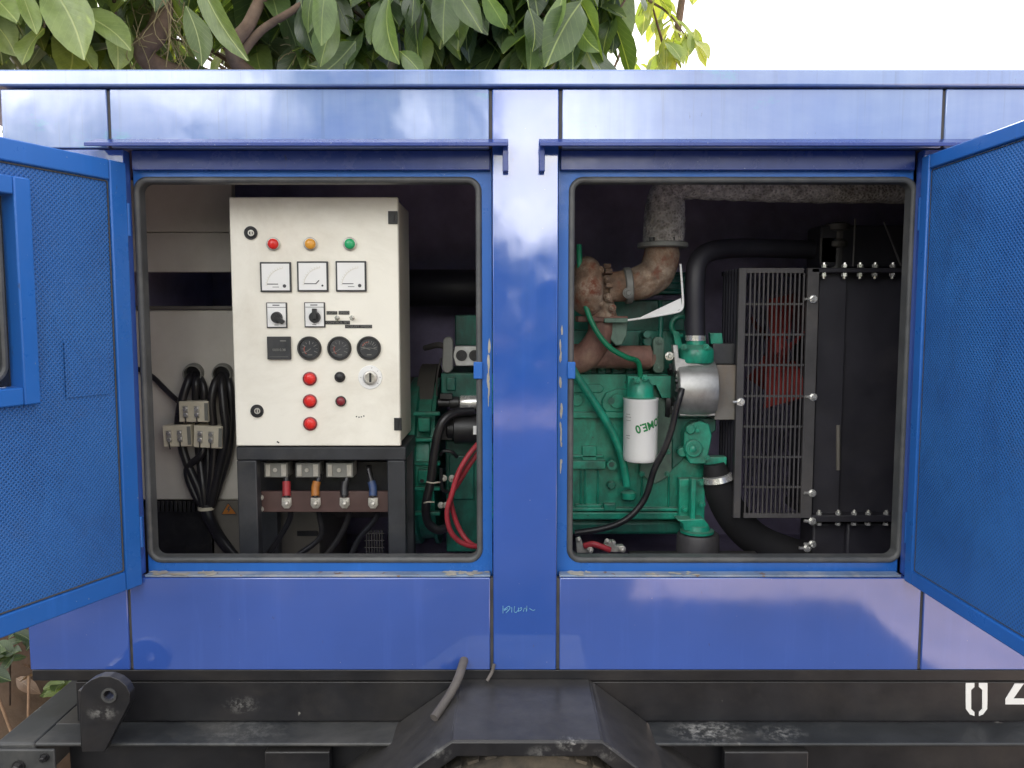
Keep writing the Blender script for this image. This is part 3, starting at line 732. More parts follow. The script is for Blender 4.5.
# three round gauges
for i,(px,py) in enumerate(((309.7,348.3),(339.6,348.3),(369,348.2))):
    k=S(YP); r=12*k
    mb=MB(); mb.lathe(P(px,py,YP-.0002),(0,-1,0),[(0,r),(.006,r),(.009,r*.93),(.009,r*.82),(.006,r*.78)],40); gq=pan('round_gauge',mb,M['black'])
    mb=MB(); mb.disc(px,py,9.6,YP-.0062,.0008,32); pan('gauge_dial',mb,M['dstand'],gq)
    mb=MB(); c0=P(px,py+1.0,YP-.0075)
    for j in range(9):
        a=R(205-j*28.5) if i<2 else R(165-j*18.7)
        r0,r1=(.50,.66) if j%2 else (.40,.68)
        if i==2: r0,r1=(.42,.70)
        d=Vector((math.cos(a),0,math.sin(a))); mb.tube([c0+d*r*r0,c0+d*r*r1],.0008 if j%2 else .0011,n=4,smooth=False)
    if i==2: mb.tube([c0+Vector((-r*.66,0,0)),c0+Vector((0,0,r*.10)),c0+Vector((r*.66,0,0))],.0009,n=4)
    mb.box((c0.x-r*.18,c0.y-.0003,c0.z-r*.5),(c0.x+r*.2,c0.y+.0003,c0.z-r*.42)); pan('gauge_marking',mb,M['greym'],gq)
    mb=MB(); a=R(215 if i<2 else 160); d=Vector((math.cos(a),0,math.sin(a)))
    mb.tube([c0-d*r*.1,c0+d*r*.55],.0011,n=6,smooth=False)
    arc=[c0+Vector((math.cos(R(t)),0,math.sin(R(t))))*r*.47 for t in range(150,236,14)] if i<2 else [c0+Vector((math.cos(R(t)),0,math.sin(R(t))))*r*.6 for t in range(95,160,12)]
    pan('gauge_needle',mb,M['greym'],gq); mb=MB(); mb.tube(arc,.0009,n=5); pan('gauge_arc',mb,M['redarc'],gq)
# key switch
mb=MB(); mb.disc(370.3,377.3,12.1,YP,.0022,40,r1=11.7); ks=pan('key_switch',mb,M['plate'])
mb=MB(); k=S(YP); mb.lathe(P(370.3,377.6,YP-.002),(0,-1,0),[(0,7.2*k),(.007,6.9*k),(.009,5.6*k),(.009,4.4*k),(.007,4.2*k)],32); pan('key_barrel',mb,M['steel'],ks)
mb=MB(); mb.pbox(369.2,372.6,371.2,382.2,YP-.011,.004); pan('key_slot',mb,M['black'],ks)
mb=MB(); 
for a in (0,40,80,180,-40):
    d=Vector((math.cos(R(a)),0,math.sin(R(a)))); c0=P(370.3,377.3,YP-.0024); mb.tube([c0+d*9*k,c0+d*10.4*k],.0005,n=4,smooth=False)
pan('key_marking',mb,M['ink'],ks)
mb=MB()
for px,py in ((356.5,416.6),(359,417.2),(361.4,416.8),(363.9,416)): mb.disc(px,py,.7,YP,.0006,10)
for px,py in ((277.5,441.8),(278.6,442.5)): mb.disc(px,py,.8,YP,.0006,10)
pan('drilled_hole',mb,M['black'])

# ---------------------------------------------------------------- stand under the panel
ps=thing('panel_stand','charcoal steel stand carrying the cream cabinet, with brown terminal board','stand',((cl+cr)/2,YP+.1,ZB+.02))
YS=.165
zb=ZB+.021
xl=P(247.5,500,YS).x; xr=P(396.5,500,YS).x; hw=10*S(YS)
mb=MB()
for x,b in ((xl,hw),(xr,hw*.9)):
    for y in (YS,YS+.16): mb.box((x-b,y,zb),(x+b,y+.035,cb-.0365))
obj('stand_leg',mb,M['dstand'],ps,bevel=.003)
mb=MB(); mb.box((xl-hw,YS-.001,cb-.036),(xr+hw,YS+.2,cb-.003)); obj('top_rail',mb,M['dstand'],ps,bevel=.003)
mb=MB(); mb.pbox(257,491.5,391,512,YS+.036,.012); tb_=obj('terminal_board',mb,M['brownboard'],ps,bevel=.001)
mb=MB(); mb.bolt(261,497.5,2.2,YS+.036,.005); mb.bolt(261,509,2.2,YS+.036,.005); obj('board_screw',mb,M['steel'],tb_)
for a,b in ((264,287.5),(295.5,319.5),(326,353)):
    mb=MB(); mb.pbox(a,463,b,477.5,YS+.04,.05); bk=obj('breaker_terminal',mb,M['greym'],ps,bevel=.0015)
    mb=MB(); mb.pbox(a+1.5,464.5,a+6,476.5,YS+.037,.003); mb.pbox(b-6.5,464.5,b-1.5,476.5,YS+.037,.003); mb.disc((a+b)/2-.5,470,2.2,YS+.04,.003,12); obj('clamp_plate',mb,M['steel'],bk,bevel=.0006)
mb=MB(); mb.pbox(258,462,392,492,YS+.12,.02); obj('breaker_body',mb,M['black'],ps)
# cables with coloured sleeves bolted to the board
sl=[(286.5,'redsl','red',[(286.5,478,.215),(286,487,.205)]),(315.5,'orange','orange',[(319,478,.215),(315,487,.205)]),(344.5,'black','black',[(347,478,.215),(345,487,.205)]),(373,'bluesl','blue',[(369,470,.225),(371,486,.21)])]
rr=random.Random(11)
for px,ms,cn,up in sl:
    t=thing('terminal_cable','cable with %s sleeve and ring lug bolted to the brown terminal board'%cn,'cable',P(px,503,YS+.03),'cables bolted to the terminal board')
    mb=MB(); mb.ptube([(up[0][0],up[0][1]-4,up[0][2]),up[0],(px,488,.205),(px,497,.198)],2.9,n=12); obj('conductor',mb,M['blackrub'],t)
    mb=MB(); mb.ptube([(up[0][0]*.4+px*.6,481.5,.208),(px,488,.203),(px,496,.196)],4.1,n=12); obj('sleeve',mb,M[ms],t)
    mb=MB(); mb.ppoly([(px-4.8,498),(px+4.8,498),(px+5,505),(px+2.5,508.5),(px-2.5,508.5),(px-5,505)],YS+.031,.0045); mb.bolt(px,503.4,3.4,YS+.031,.009); mb.cone(P(px,503.4,YS+.024),P(px,503.4,YS+.012),1.6*S(YS),1.5*S(YS),10); obj('lug',mb,M['steel'],t,bevel=.0006)
    # tail dropping behind the board
    mb=MB(); mb.ptube([(px,500,.225),(px+4,516,.24),(px-6+rr.uniform(-12,12),538,.25),(px-24+rr.uniform(-12,12),560,.25)],3.0,n=10); obj('tail',mb,M['blackrub'],t)
mb=MB()
# small mesh grille low behind the stand
for i in range(7): mb.pbox(366+i*2.6,530,367+i*2.6,553,.34,.004)
for y in (533,540,547): mb.pbox(364,y,384,y+1,.338,.003)
obj('vent_grille',mb,M['guard'],ps)

# ---------------------------------------------------------------- generator head (left)
YA=.42
al=thing('alternator','grey alternator with sheet steel terminal box behind the cream cabinet','alternator',P(190,560,YA+.2))
mb=MB(); mb.pbox(120,180,232,232,YA,.03); mb.pbox(120,232.5,232,272,YA-.002,.03); obj('upper_cover',mb,M['greysheet'],al,bevel=.002)
mb=MB(); mb.pbox(118,310,262,500,YA-.02,.34); obj('terminal_box',mb,M['greysheet'],al,bevel=.004)
mb=MB(); mb.pbox(118,306,262,309.6,YA-.028,.03); obj('box_lip',mb,M['greydark'],al,bevel=.002)
mb=MB(); mb.pbox(214,501,320,620,YA-.03,.36); obj('frame_casing',mb,M['greydark'],al,bevel=.004)
mb=MB(); mb.pbox(118,508,213,620,YA-.01,.3)
for i in range(11): mb.pbox(152+i*4.4,501.5,155+i*4.4,512,YA-.03,.02)
obj('end_grille',mb,M['black'],al,bevel=.001)
mb=MB(); mb.pbox(297,531,318,536,YA-.0345,.004); obj('casing_slot',mb,M['black'],al)
# warning triangle
mb=MB(); Yt=YA-.0335; mb.ppoly([(221.5,514.5),(236.5,514),(228,503)],Yt,.001); ws=obj('warning_sticker',mb,M['orange'],al)
mb=MB(); mb.ppoly([(228.6,506.2),(226.6,510.2),(228.4,510),(227.4,513.2),(230.6,509),(228.9,509.2),(230,506.4)],Yt-.0012,.0008)
for q in ([(221.5,514.5),(228,503)],[(228,503),(236.5,514)],[(236.5,514),(221.5,514.5)]): mb.tube([P(x,y,Yt-.0004) for x,y in q],.0009,n=5,smooth=False)
obj('sticker_symbol',mb,M['ink'],ws)
YG=YA-.02
for px in (194.5,223.5):
    mb=MB(); k=S(YG); mb.lathe(P(px,372.5,YG),(.12,-1,-.12),[(0,9.8*k),(.012,9.8*k),(.016,9.2*k),(.026,9.2*k),(.026,8.0*k),(.0,7.8*k)],28,ring=True); gl=obj('cable_gland',mb,M['greym'],al)
    mb=MB(); mb.disc(px,373,8.4,YG-.0005,.003,20); obj('gland_opening',mb,M['black'],gl)
# alternator drum seen to the right of the cabinet
mb=MB(); c=P(440,440,.72); mb.lathe((c.x-.62,.70,c.z),(1,0,0),[(0,.20),(.02,.235),(.5,.235),(.52,.20),(.56,.20),(.57,.24),(.62,.24)],40); obj('stator_housing',mb,M['greydark'],al)
# cables from the glands
def cable(pts,r,label,m='blackrub',cat='cable',group=None,name='power_cable'):
    mb=MB(); mb.ptube(pts,r,n=12,sub=7); return tag(obj(name,mb,M[m]),label,cat,group)
yb=YG-.035
G='black power cables from the alternator glands'
cable([(192.2,375,YG-.005),(188,382,yb),(181,405,yb-.01),(179,430,yb),(186,460,yb),(199,490,yb),(203,507,yb)],4.39,'black cable curving down the left edge of the gland bundle',group=G)
cable([(195.5,375,YG-.005),(196,384,yb),(196,404,yb+.01),(199,450,yb+.015),(203,485,yb),(205,507,yb)],4.15,'black cable passing straight behind the upper ceramic block',group=G)
cable([(198.2,375,YG-.005),(204,390,yb+.01),(203,420,yb+.02),(208,455,yb+.01),(207,507,yb)],3.90,'black cable between the upper block and the middle of the bundle',group=G)
cable([(221.2,375,YG-.005),(215,384,yb),(211.5,402,yb-.01),(213,424,yb-.006),(214,455,yb),(209,507,yb)],4.27,'black cable dropping from the left side of the right gland',group=G)
cable([(223.4,375,YG-.005),(222,386,yb),(224,410,yb-.012),(226,435,yb-.012),(219,470,yb-.004),(210,507,yb)],4.39,'black cable bulging past the right ceramic block',group=G)
cable([(226.7,375,YG-.005),(230,388,yb+.01),(231.5,415,yb+.012),(229,450,yb+.01),(219,485,yb+.01),(211,507,yb+.01)],3.90,'black cable nearest the cream cabinet',group=G)
cable([(204,440,yb-.004),(201,455,yb-.012),(187,470,yb),(195,495,yb),(204,507,yb)],3.66,'black cable looping out below the left ceramic block',group=G)
cable([(206,505,yb),(210,520,yb),(220,538,yb+.02),(238,560,yb+.03)],6.0,'thick black cable bundle running down right below the tie','blackrub',group=G)
mb=MB(); mb.lathe(P(206,508,yb)+Vector((0,0,-.004)),(0,0,1),[(0,.0215),(.008,.0215)],20); tag(obj('cable_tie',mb,M['beige']),'pale tie band around the black cable bundle','cable tie')
cable([(130,366,YG-.01),(150,375,YG-.008),(168,392,YG-.02),(181,404,yb)],2.6,'thin black cable slanting in from the left to the upper block',name='thin_cable')
def block(x,y,w,h,roll,label):
    Yb=yb-.028
    t=thing('connector_block',label,'connector',P(x,y,Yb),'ceramic connector blocks on the cables')
    k=S(Yb); c=P(x,y,Yb); ca,sa=math.cos(roll),math.sin(roll)
    T=lambda u,v:(c.x+(u*ca-v*sa)*k,c.z+(u*sa+v*ca)*k)
    mb=MB(); mb.prism([T(-w/2,-h/2),T(w/2,-h/2),T(w/2,h/2),T(-w/2,h/2)],Yb,Yb+.05); obj('block_body',mb,M['beige'],t,bevel=.002)
    for i in (-.26,.12):
        a=T(i*w,0); mb=MB(); mb.prism([T(i*w-2.6,-6),T(i*w+2.6,-6),T(i*w+2.6,6),T(i*w-2.6,6)],Yb-.003,Yb-.0005); s=obj('clamp_strip',mb,M['steel'],t,bevel=.0006)
        mb=MB()
        for v in (3,-3):
            q=T(i*w,v); mb.cone((q[0],Yb-.003,q[1]),(q[0],Yb-.007,q[1]),.0058,.0055,10); 
        mb.ptube([(0,0,0)]*2,0.001,smooth=False) if False else None
        obj('clamp_screw',mb,M['chrome'],s,bevel=.0005)
        mb=MB(); q=T(i*w,-h/2-2); q0=T(i*w,-5.5); mb.tube([(q0[0],Yb-.004,q0[1]),((q0[0]+q[0])/2+.001,Yb-.006,(q0[1]+q[1])/2),(q[0],Yb-.001,q[1])],.0018,n=8); obj('tail_wire',mb,M['black'],t)
    mb=MB(); mb.prism([T(w*.38,-h*.42),T(w*.5,-h*.42),T(w*.5,h*.42),T(w*.38,h*.42)],Yb-.002,Yb-.0005); obj('end_stop',mb,M['greym'],t)
block(193.5,411.8,29.5,21,R(0),'beige ceramic connector block, uppermost of the three on the cables')
block(176.8,436,28.5,22,R(2),'beige ceramic connector block at lower left of the three')
block(207.8,437,29,22.5,R(-3),'beige ceramic connector block at lower right beside the thick cable')

# ---------------------------------------------------------------- engine
YE=.40
en=thing('diesel_engine','green painted diesel engine with white oil filter and rusty turbocharger','engine',P(600,560,YE+.2))
def ep(name,mb,m,parent=None,bevel=0,**k): return obj(name,mb,M[m],parent or en,bevel=bevel,**k)
# block
mb=MB(); mb.pbox(486,374,668,417,YE+.006,.4); mb.pbox(486,417,704,520,YE+.012,.38)
mb.pbox(486,412,668,418.5,YE-.004,.03); mb.pbox(486,461,606,469.5,YE-.008,.03); mb.pbox(486,455,604,458,YE+.004,.02)
mb.ppoly([(486,384),(600,384),(604,387),(604,390),(601,393),(486,393)],YE+.002,.01)
mb.ppoly([(602,400),(606,393),(616,389),(630,389),(630,412),(606,412),(602,407)],YE-.002,.02)
for px in (580,584,597,641,668): mb.pbox(px,470,px+2.0,511,YE+.006,.02)
mb.pbox(582,446,597,461,YE+.004,.02)
mb.pbox(486,508,698,511.5,YE-.004,.03); mb.pbox(575,504.5,602,510,YE+.002,.02); mb.pbox(604,504,616,511,YE-.008,.03)
mb.pbox(486,512.5,684,519.5,YE-.006,.03)
ep('engine_block',mb,'green',bevel=.004)
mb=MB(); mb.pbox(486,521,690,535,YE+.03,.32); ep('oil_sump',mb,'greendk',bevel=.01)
mb=MB(); mb.disc(611.5,464.5,5.2,YE-.006,.012,20); mb.disc(611,484.5,4.8,YE+.010,.016,20,r1=3.6); mb.disc(577,400,6,YE+.006,.008,24); mb.disc(617,401,7.5,YE-.002,.006,24)
ep('core_plug',mb,'green',bevel=.0015)
mb=MB(); mb.disc(611.5,464.5,2.6,YE-.0182,.0008,16); mb.disc(611.3,401,3.4,YE-.0082,.0008,16); ep('plug_recess',mb,'greendk')
# head, injectors and rocker cover
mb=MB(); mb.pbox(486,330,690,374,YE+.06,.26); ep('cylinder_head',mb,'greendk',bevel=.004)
mb=MB()
for i,px in enumerate((588,602,616,630,644,657)):
    mb.pbox(px-4,360,px+4,374,YE+.035,.04); mb.disc(px,368,3.4,YE+.035,.008,14)
mb.disc(645,341,5,YE+.055,.05,16); mb.pbox(640,333,650,362,YE+.04,.04)
ep('head_lug',mb,'greendk',bevel=.003)
mb=MB()
for i,px in enumerate((592,616,641)):
    mb.bolt(px+2,366,2.6,YE+.02,.01)
ep('head_bolt',mb,'guard')
mb=MB(); mb.pbox(520,300,685,332,YE+.12,.18); mb.pbox(655,272,690,294,YE+.10,.16)
for i in range(3): mb.pbox(655,274+i*7,691,277+i*7,YE+.094,.02)
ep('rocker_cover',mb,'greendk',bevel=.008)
# grey-green link plate with two bolts
mb=MB(); mb.ppoly([(653,340),(656,337),(662,337),(664.5,340),(664.5,370),(662,373),(656,373),(653,370)],YE-.012,.02); ep('lifting_link',mb,'greengrey',bevel=.003)
mb=MB(); mb.bolt(659,341.5,2.8,YE-.012,.008); mb.bolt(658.5,367,2.8,YE-.012,.008); ep('link_bolt',mb,'greengrey')
mb=MB(); mb.disc(644,334,3.4,YE+.03,.05,14); mb.tube([P(660,338,YE+.02),P(661,320,YE+.03),P(660,302,YE+.06)],.007,n=10); ep('breather_stub',mb,'greendk')
# lifting eye ring
mb=MB(); c=P(681,326,YE+.03)
ring_pts=[(c.x+math.cos(R(a))*.026,c.y,c.z+math.sin(R(a))*.026) for a in range(-20,300,20)]
mb.tube(ring_pts,.0075,n=10,smooth=False); mb.ppoly([(673,330),(679,332),(684,350),(676,350)],YE+.02,.018); ep('lifting_eye',mb,'green')
# exhaust manifold
mb=MB(); mb.ptube([(560,357,YE-.0),(590,356,YE-.01),(620,357,YE-.01),(650,357,YE-.01)],[12.5,12.5,11.5,11.5],n=18)
mb.ptube([(560,362,YE),(578,360,YE-.02),(590,352,YE-.03),(600,335,YE-.03),(601,318,YE-.03)],[13,14,14,13,13],n=18)
for px in (588,618,646): mb.ptube([(px,358,YE-.01),(px,360,YE+.03),(px,360,YE+.06)],10,n=14)
ep('exhaust_manifold',mb,'rustdk',smooth=60)
mb=MB(); mb.pbox(578,316,628,322,YE-.07,.10); ep('turbo_flange',mb,'rustdk',bevel=.003)
mb=MB(); mb.ppoly([(604,322),(628,322),(627,335),(622,345),(616,346),(607,336)],YE-.05,.05); mb.pbox(604,318,628,323,YE-.075,.08); ep('drain_bracket',mb,'greengrey',bevel=.003)
# turbocharger: volute, bearing housing and outlet
mb=MB(); c=P(593,286,YE-.03)
vol=[]
for i in range(15):
    a=R(-100+i*25); rad=.040+.0006*i
    vol.append((c.x-.016,c.y+math.cos(a)*rad,c.z+math.sin(a)*rad))
mb.tube(vol,[.023+.0013*i for i in range(15)],n=14,sub=3)
mb.lathe((c.x-.055,c.y,c.z),(1,0,0),[(0,.025),(.006,.05),(.03,.052),(.05,.048),(.062,.036),(.085,.034),(.11,.030),(.125,.033)],28)
mb.ptube([(598,296,YE-.03),(601,308,YE-.03),(601,317,YE-.03)],[15,14,17],n=16)
mb.v=[v+Vector((mnoise.noise(v*38),mnoise.noise(v*38+Vector((7,1,2))),mnoise.noise(v*38+Vector((3,9,5)))))*.0035 for v in mb.v]
t=ep('turbocharger',mb,'rust',smooth=60)
mb=MB()
for py,px in ((270,600),(279,607),(297,608),(304,600),(308,590),(308,612)): mb.bolt(px,py,3,YE-.075,.012)
for a in range(0,360,45): mb.cone((c.x+.028,c.y+math.cos(R(a))*.052,c.z+math.sin(R(a))*.052),(c.x+.046,c.y+math.cos(R(a))*.052,c.z+math.sin(R(a))*.052),.007,.007,6)
obj('turbo_bolt',mb,M['rust'],t)
# elbow to the silencer pipe
mb=MB(); mb.ptube([(608,287,YE-.03),(626,286,YE-.03),(642,282,YE-.03),(655,274,YE-.03),(661,260,YE-.03),(662,246,YE-.03)],[15,15.5,17,18,17.5,16.5],n=26)
mb.v=[v+Vector((mnoise.noise(v*42),mnoise.noise(v*42+Vector((7,1,2))),mnoise.noise(v*42+Vector((3,9,5)))))*.0022 for v in mb.v]
el=ep('exhaust_elbow',mb,'rust',smooth=60)
mb=MB(); c0=P(627,286,YE-.03); mb.lathe(c0-Vector((.008,0,0)),(1,.0,.08),[(0,.044),(.003,.048),(.017,.048),(.020,.044)],28); mb.bolt(628,293,4,YE-.08,.012); obj('band_clamp',mb,M['greym'],el)
# water rail, thermostat cap and coolant pipe
mb=MB(); c0=P(696,352,YE-.04); k=S(YE); mb.lathe(c0-Vector((0,0,.028)),(0,0,1),[(0,16*k),(.004,17.2*k),(.034,17*k),(.04,15.5*k),(.048,9.5*k),(.064,9*k)],28); ep('thermostat_cap',mb,'green')
mb=MB(); mb.bolt(684,347,2.4,YE-.085,.007); mb.bolt(706,347,2.4,YE-.085,.007); ep('cap_bolt',mb,'green')
mb=MB(); mb.ppoly([(710,333),(722,333),(723,344),(711,344)],YE-.02,.02); ep('hose_bracket',mb,'green',bevel=.001)
mb=MB(); c0=P(695.5,338,YE-.04); mb.lathe(c0-Vector((0,0,.007)),(0,0,1),[(0,.0265),(.014,.0265)],24); ep('hose_clip',mb,'chrome')
mb=MB(); mb.ptube([(695.5,340,YE-.04),(695,315,YE-.04),(695,285,YE-.04),(698,262,YE-.03),(712,251,YE-.01),(745,248,YE+.04),(790,249,YE+.09),(826,250,YE+.12)],9.6,n=18); ep('coolant_pipe',mb,'radblk',smooth=60)
# green fuel hose and dipstick tube
mb=MB(); mb.ptube([(579,245,YE-.06),(580,270,YE-.075),(583,296,YE-.085),(593,325,YE-.095),(608,346,YE-.095),(626,357,YE-.08),(637,361,YE-.06),(640,370,YE-.045),(640,380,YE-.04)],2.7,n=12); ep('fuel_hose',mb,'greenhose')
mb=MB(); mb.ptube([(572,368,YE-.05),(580,381,YE-.05),(596,405,YE-.045),(612,432,YE-.035),(622,458,YE-.03),(627,486,YE-.02)],4.2,n=12); mb.lathe(P(628.5,496,YE-.02)-Vector((0,0,.012)),(0,0,1),[(0,.012),(.006,.020),(.022,.021),(.026,.014)],20); ep('filler_tube',mb,'green')
# oil filter with head and back plate
mb=MB(); mb.ppoly([(639,398),(672,398),(672,470),(668,477),(655,484),(646,478),(640,472)],YE-.006,.012); ep('filter_bracket',mb,'greengrey',bevel=.002)
mb=MB(); mb.bolt(668,452,2.2,YE-.006,.006); mb.bolt(667,474,2.2,YE-.006,.006); mb.bolt(642,474,2.2,YE-.006,.006); ep('bracket_bolt',mb,'green')
Yfil=YE-.05
c0=P(640,461,Yfil); k=S(Yfil)
hgt=P(640,398,Yfil).z-c0.z; fr_=17.2*k
mb=MB(); mb.lathe(c0,(0,0,1),[(0,fr_*.80),(.002,fr_*.92),(.007,fr_*.98),(.014,fr_),(hgt-.006,fr_),(hgt-.003,fr_*1.04),(hgt,fr_*1.04)],48); fil=ep('oil_filter',mb,'white')
mb=MB(); c1=P(640,398,Yfil); mb.lathe(c1,(0,0,1),[(0.0005,fr_*.95),(.004,fr_*.8),(.01,fr_*.78),(.032,fr_*.76),(.04,fr_*.6),(.052,fr_*.5)],28); mb.ppoly([(628,376),(672,376),(672,398),(662,398),(656,385),(628,390)],YE-.03,.05); ep('filter_head',mb,'green',bevel=.001)
mb=MB(); mb.bolt(645,378,2.4,YE-.08,.008); mb.bolt(637,380,2.4,YE-.08,.008); ep('filter_head_bolt',mb,'green')
# lettering, upside down on the hanging filter
t=text_mesh('DCOME.0',.029,.0001,bold=.0009); mb=MB(); roll=R(180+17)
for v in t.v: pass
def wrap(v,a0,zc,roll,sx=1.0):
    x=v.x*sx*math.cos(roll)-v.y*math.sin(roll); y=v.x*sx*math.sin(roll)+v.y*math.cos(roll)
    a=a0+x/fr_; return Vector((c0.x+math.sin(a)*(fr_+.0006+abs(v.z)),c0.y-math.cos(a)*(fr_+.0006+abs(v.z)),zc+y))
zc=P(640,425,Yfil).z
mb.add([wrap(v,.74,zc+.010,roll,.9) for v in t.v],t.f); obj('filter_lettering',mb,M['inkg'],fil)
mb=MB()
for a0,py,w_ in ((-.95,413,5),(-.93,415.8,7),(-.93,419,6),(-.93,434,5),(-.93,436.5,4)):
    z=P(640,py,Yfil).z; q=[]
    for j in range(5):
        a=a0+(j-2)*w_*k/fr_/4; q.append(Vector((c0.x+math.sin(a)*(fr_+.0006),c0.y-math.cos(a)*(fr_+.0006),z)))
    mb.tube(q,.0007,n=4,smooth=False)
obj('filter_print',mb,M['greym'],fil)
# charging alternator: finned aluminium body in front of the block
Yc=YE-.06
ca_=P(693,388,Yc+.04)
mb=MB(); rA=31*S(Yc)
mb.pbox(680,366,716,416,Yc-.004,.08); mb.ppoly([(673,345),(678,345),(679,358),(716,368),(716,378),(676,378)],Yc-.01,.03)
x0=P(676,388,Yc).x; x1=P(716,388,Yc).x
mb.lathe((x0,Yc+.035,ca_.z),(1,0,0),[(0,.068),(.004,.075),(.03,.078),(x1-x0-.02,.078),(x1-x0,.074)],36)
ch=ep('charging_alternator',mb,'alu',bevel=.002,smooth=45)
mb=MB()
for i in range(16):
    a=R(i*22.5); d=Vector((0,math.cos(a),math.sin(a))); p=Vector((x0-.004,Yc+.035,ca_.z))+d*.05
    mb.cone(p,p+d*.018+Vector((-.0005,0,0)),.004,.004,6)
mb.lathe((x0-.008,Yc+.035,ca_.z),(1,0,0),[(0,.03),(.01,.06)],24); obj('end_vent',mb,M['black'],ch)
mb=MB(); mb.bolt(669,356,3.2,Yc,.014); obj('adjuster_bolt',mb,M['chrome'],ch)
mb=MB(); mb.pbox(702,408,714,412,Yc-.012,.004); obj('data_plate',mb,M['plate'],ch)
mb=MB(); mb.ppoly([(676,384),(684,384),(686,390),(683,394),(676,392)],Yc-.03,.025); obj('cable_plug',mb,M['black'],ch,bevel=.002)
mb=MB(); mb.ptube([(682,389,Yc-.035),(680,396,Yc-.042),(676,410,Yc-.04),(672,428,Yc-.035),(665,448,Yc-.03),(654,470,Yc-.02),(645,498,Yc-.01),(628,518,Yc-.01),(605,528,Yc-.005),(575,533,Yc+.0)],3.3,n=12); tag(obj('alternator_lead',mb,M['blackrub']),'black ribbed lead sweeping from silver charging alternator to lower left of engine','cable')
# belt guard plate beside it
mb=MB(); mb.pbox(715,365,737,420,Yc+.005,.05); ep('belt_guard',mb,'guardplate',bevel=.002)
mb=MB(); mb.pbox(713,343.5,735,364,Yc+.03,.05); ep('guard_bracket',mb,'dstand',bevel=.002)
mb=MB(); mb.lathe((x0-.018,Yc+.09,P(0,400,Yc+.09).z),(1,0,0),[(0,.055),(.012,.058),(.014,.05),(.02,.05),(.022,.058),(.03,.055)],30); ep('pulley',mb,'black')
# water pump
mb=MB(); mb.ppoly([(684,433),(690,424),(700,421),(709,424),(712,436),(710,448),(706,464),(690,464),(684,452)],YE-.035,.05); mb.disc(693,448,9,YE-.035,.012,24); mb.disc(690,429,5,YE-.035,.010,18); mb.pbox(704,457,727,465,YE-.03,.03); mb.disc(681,451,5,YE-.01,.02,18); ep('water_pump',mb,'green',bevel=.003)
mb=MB(); mb.bolt(693,449,4.2,YE-.047,.008); mb.bolt(697,430,3,YE-.035,.008); mb.bolt(707,458,2.4,YE-.035,.006); mb.bolt(707,468,2.4,YE-.02,.006); ep('pump_bolt',mb,'green')
mb=MB(); mb.ppoly([(672,418),(716,418),(716,430),(672,470)],YE+.004,.03); ep('timing_cover',mb,'greendk',bevel=.003)
# engine mount: bracket with gusset on a round pad
mb=MB(); Ym=YE-.05; mb.pbox(679,479,705,521,Ym+.03,.03); mb.pbox(691,479,696,523,Ym-.004,.034); mb.ppoly([(677,520),(683,524),(684,531),(706,531),(709,525),(704,519)],Ym-.012,.05); ep('mount_bracket',mb,'green',bevel=.003)
mb=MB(); mb.bolt(684.5,509,3,Ym+.03,.01); mb.bolt(701,483,3.2,Ym+.03,.01); mb.bolt(701,504,3.2,Ym+.03,.01); ep('mount_bolt',mb,'green')
mb=MB(); c0=P(697,532,Ym+.01); k=S(Ym); mb.lathe(c0,(0,0,1),[(0,17*k),(.006,17*k),(.008,13*k),(.02,12*k)],26); ep('mount_washer',mb,'green')
mb=MB(); c0=P(698,532,Ym+.02); mb.lathe(c0-Vector((0,0,.002)),(0,0,-1),[(0,20*k),(.008,21.5*k),(.05,22*k),(c0.z-ZB-.025,24*k)],32); ep('mount_pad',mb,'guard')
mb=MB(); mb.pbox(630,556,760,590,Ym-.02,.05); ep('mount_rail',mb,'chassis',bevel=.003)
# white heat shield bracket
mb=MB(); Yw=YE-.07
mb.ptube([(680.5,264,Yw),(682,285,Yw),(683,304,Yw),(681,310,Yw),(675,312.5,Yw),(650,317,Yw),(622,321,Yw)],1.15,n=10,sub=6)
mb.ppoly([(681,298),(682,308),(676,311.5),(640,317.5),(662,307)],Yw-.001,.003); ep('heat_shield',mb,'white')
# flywheel end (seen through the left opening)
mb=MB(); mb.pbox(455,315,486,346,YE+.10,.2); mb.pbox(441,373,486,400,YE-.01,.3); mb.pbox(446,377,456,391,YE-.016,.01); mb.pbox(446,440,486,552,YE+.02,.3); mb.pbox(449,455,474,500,YE+.012,.02); ep('bell_housing',mb,'greendk',bevel=.004)
fx=P(412,460,YE).x; fz=P(0,462,YE+.2).z
mb=MB(); mb.lathe((fx-.03,YE+.24,fz),(1,0,0),[(0,.235),(.01,.25),(.035,.25),(.04,.235),(.075,.235),(.08,.25),(.09,.25)],48); ep('flywheel_housing',mb,'green')
mb=MB(); 
for py in (412,438,462,487,512): mb.pbox(413,py,440,py+4,YE-.006,.02)
for py in (424,476): mb.pbox(418,py-6,430,py+8,YE-.012,.02)
ep('housing_rib',mb,'green',bevel=.003)
mb=MB(); mb.disc(422,481,2,YE-.0145,.002,14); ep('timing_hole',mb,'black')
mb=MB(); mb.ppoly([(443,340),(446,337),(451,337),(453,341),(453,369),(449,373),(445,373),(442,369)],YE-.02,.02); ep('link_plate',mb,'greym',bevel=.003)
mb=MB(); mb.ppoly([(455,346),(476,346),(486,346),(486,366),(456,366),(452.5,356)],YE-.012,.04); fb=ep('fuel_block',mb,'alu',bevel=.002)
mb=MB(); 
for px in (461.5,474.5): mb.lathe(P(px,355.5,YE-.0125),(0,-1,0),[(0,5.6*S(YE)),(.003,5.4*S(YE)),(.003,2.4*S(YE)),(.001,2*S(YE))],24)
obj('port_plug',mb,M['black'],fb)
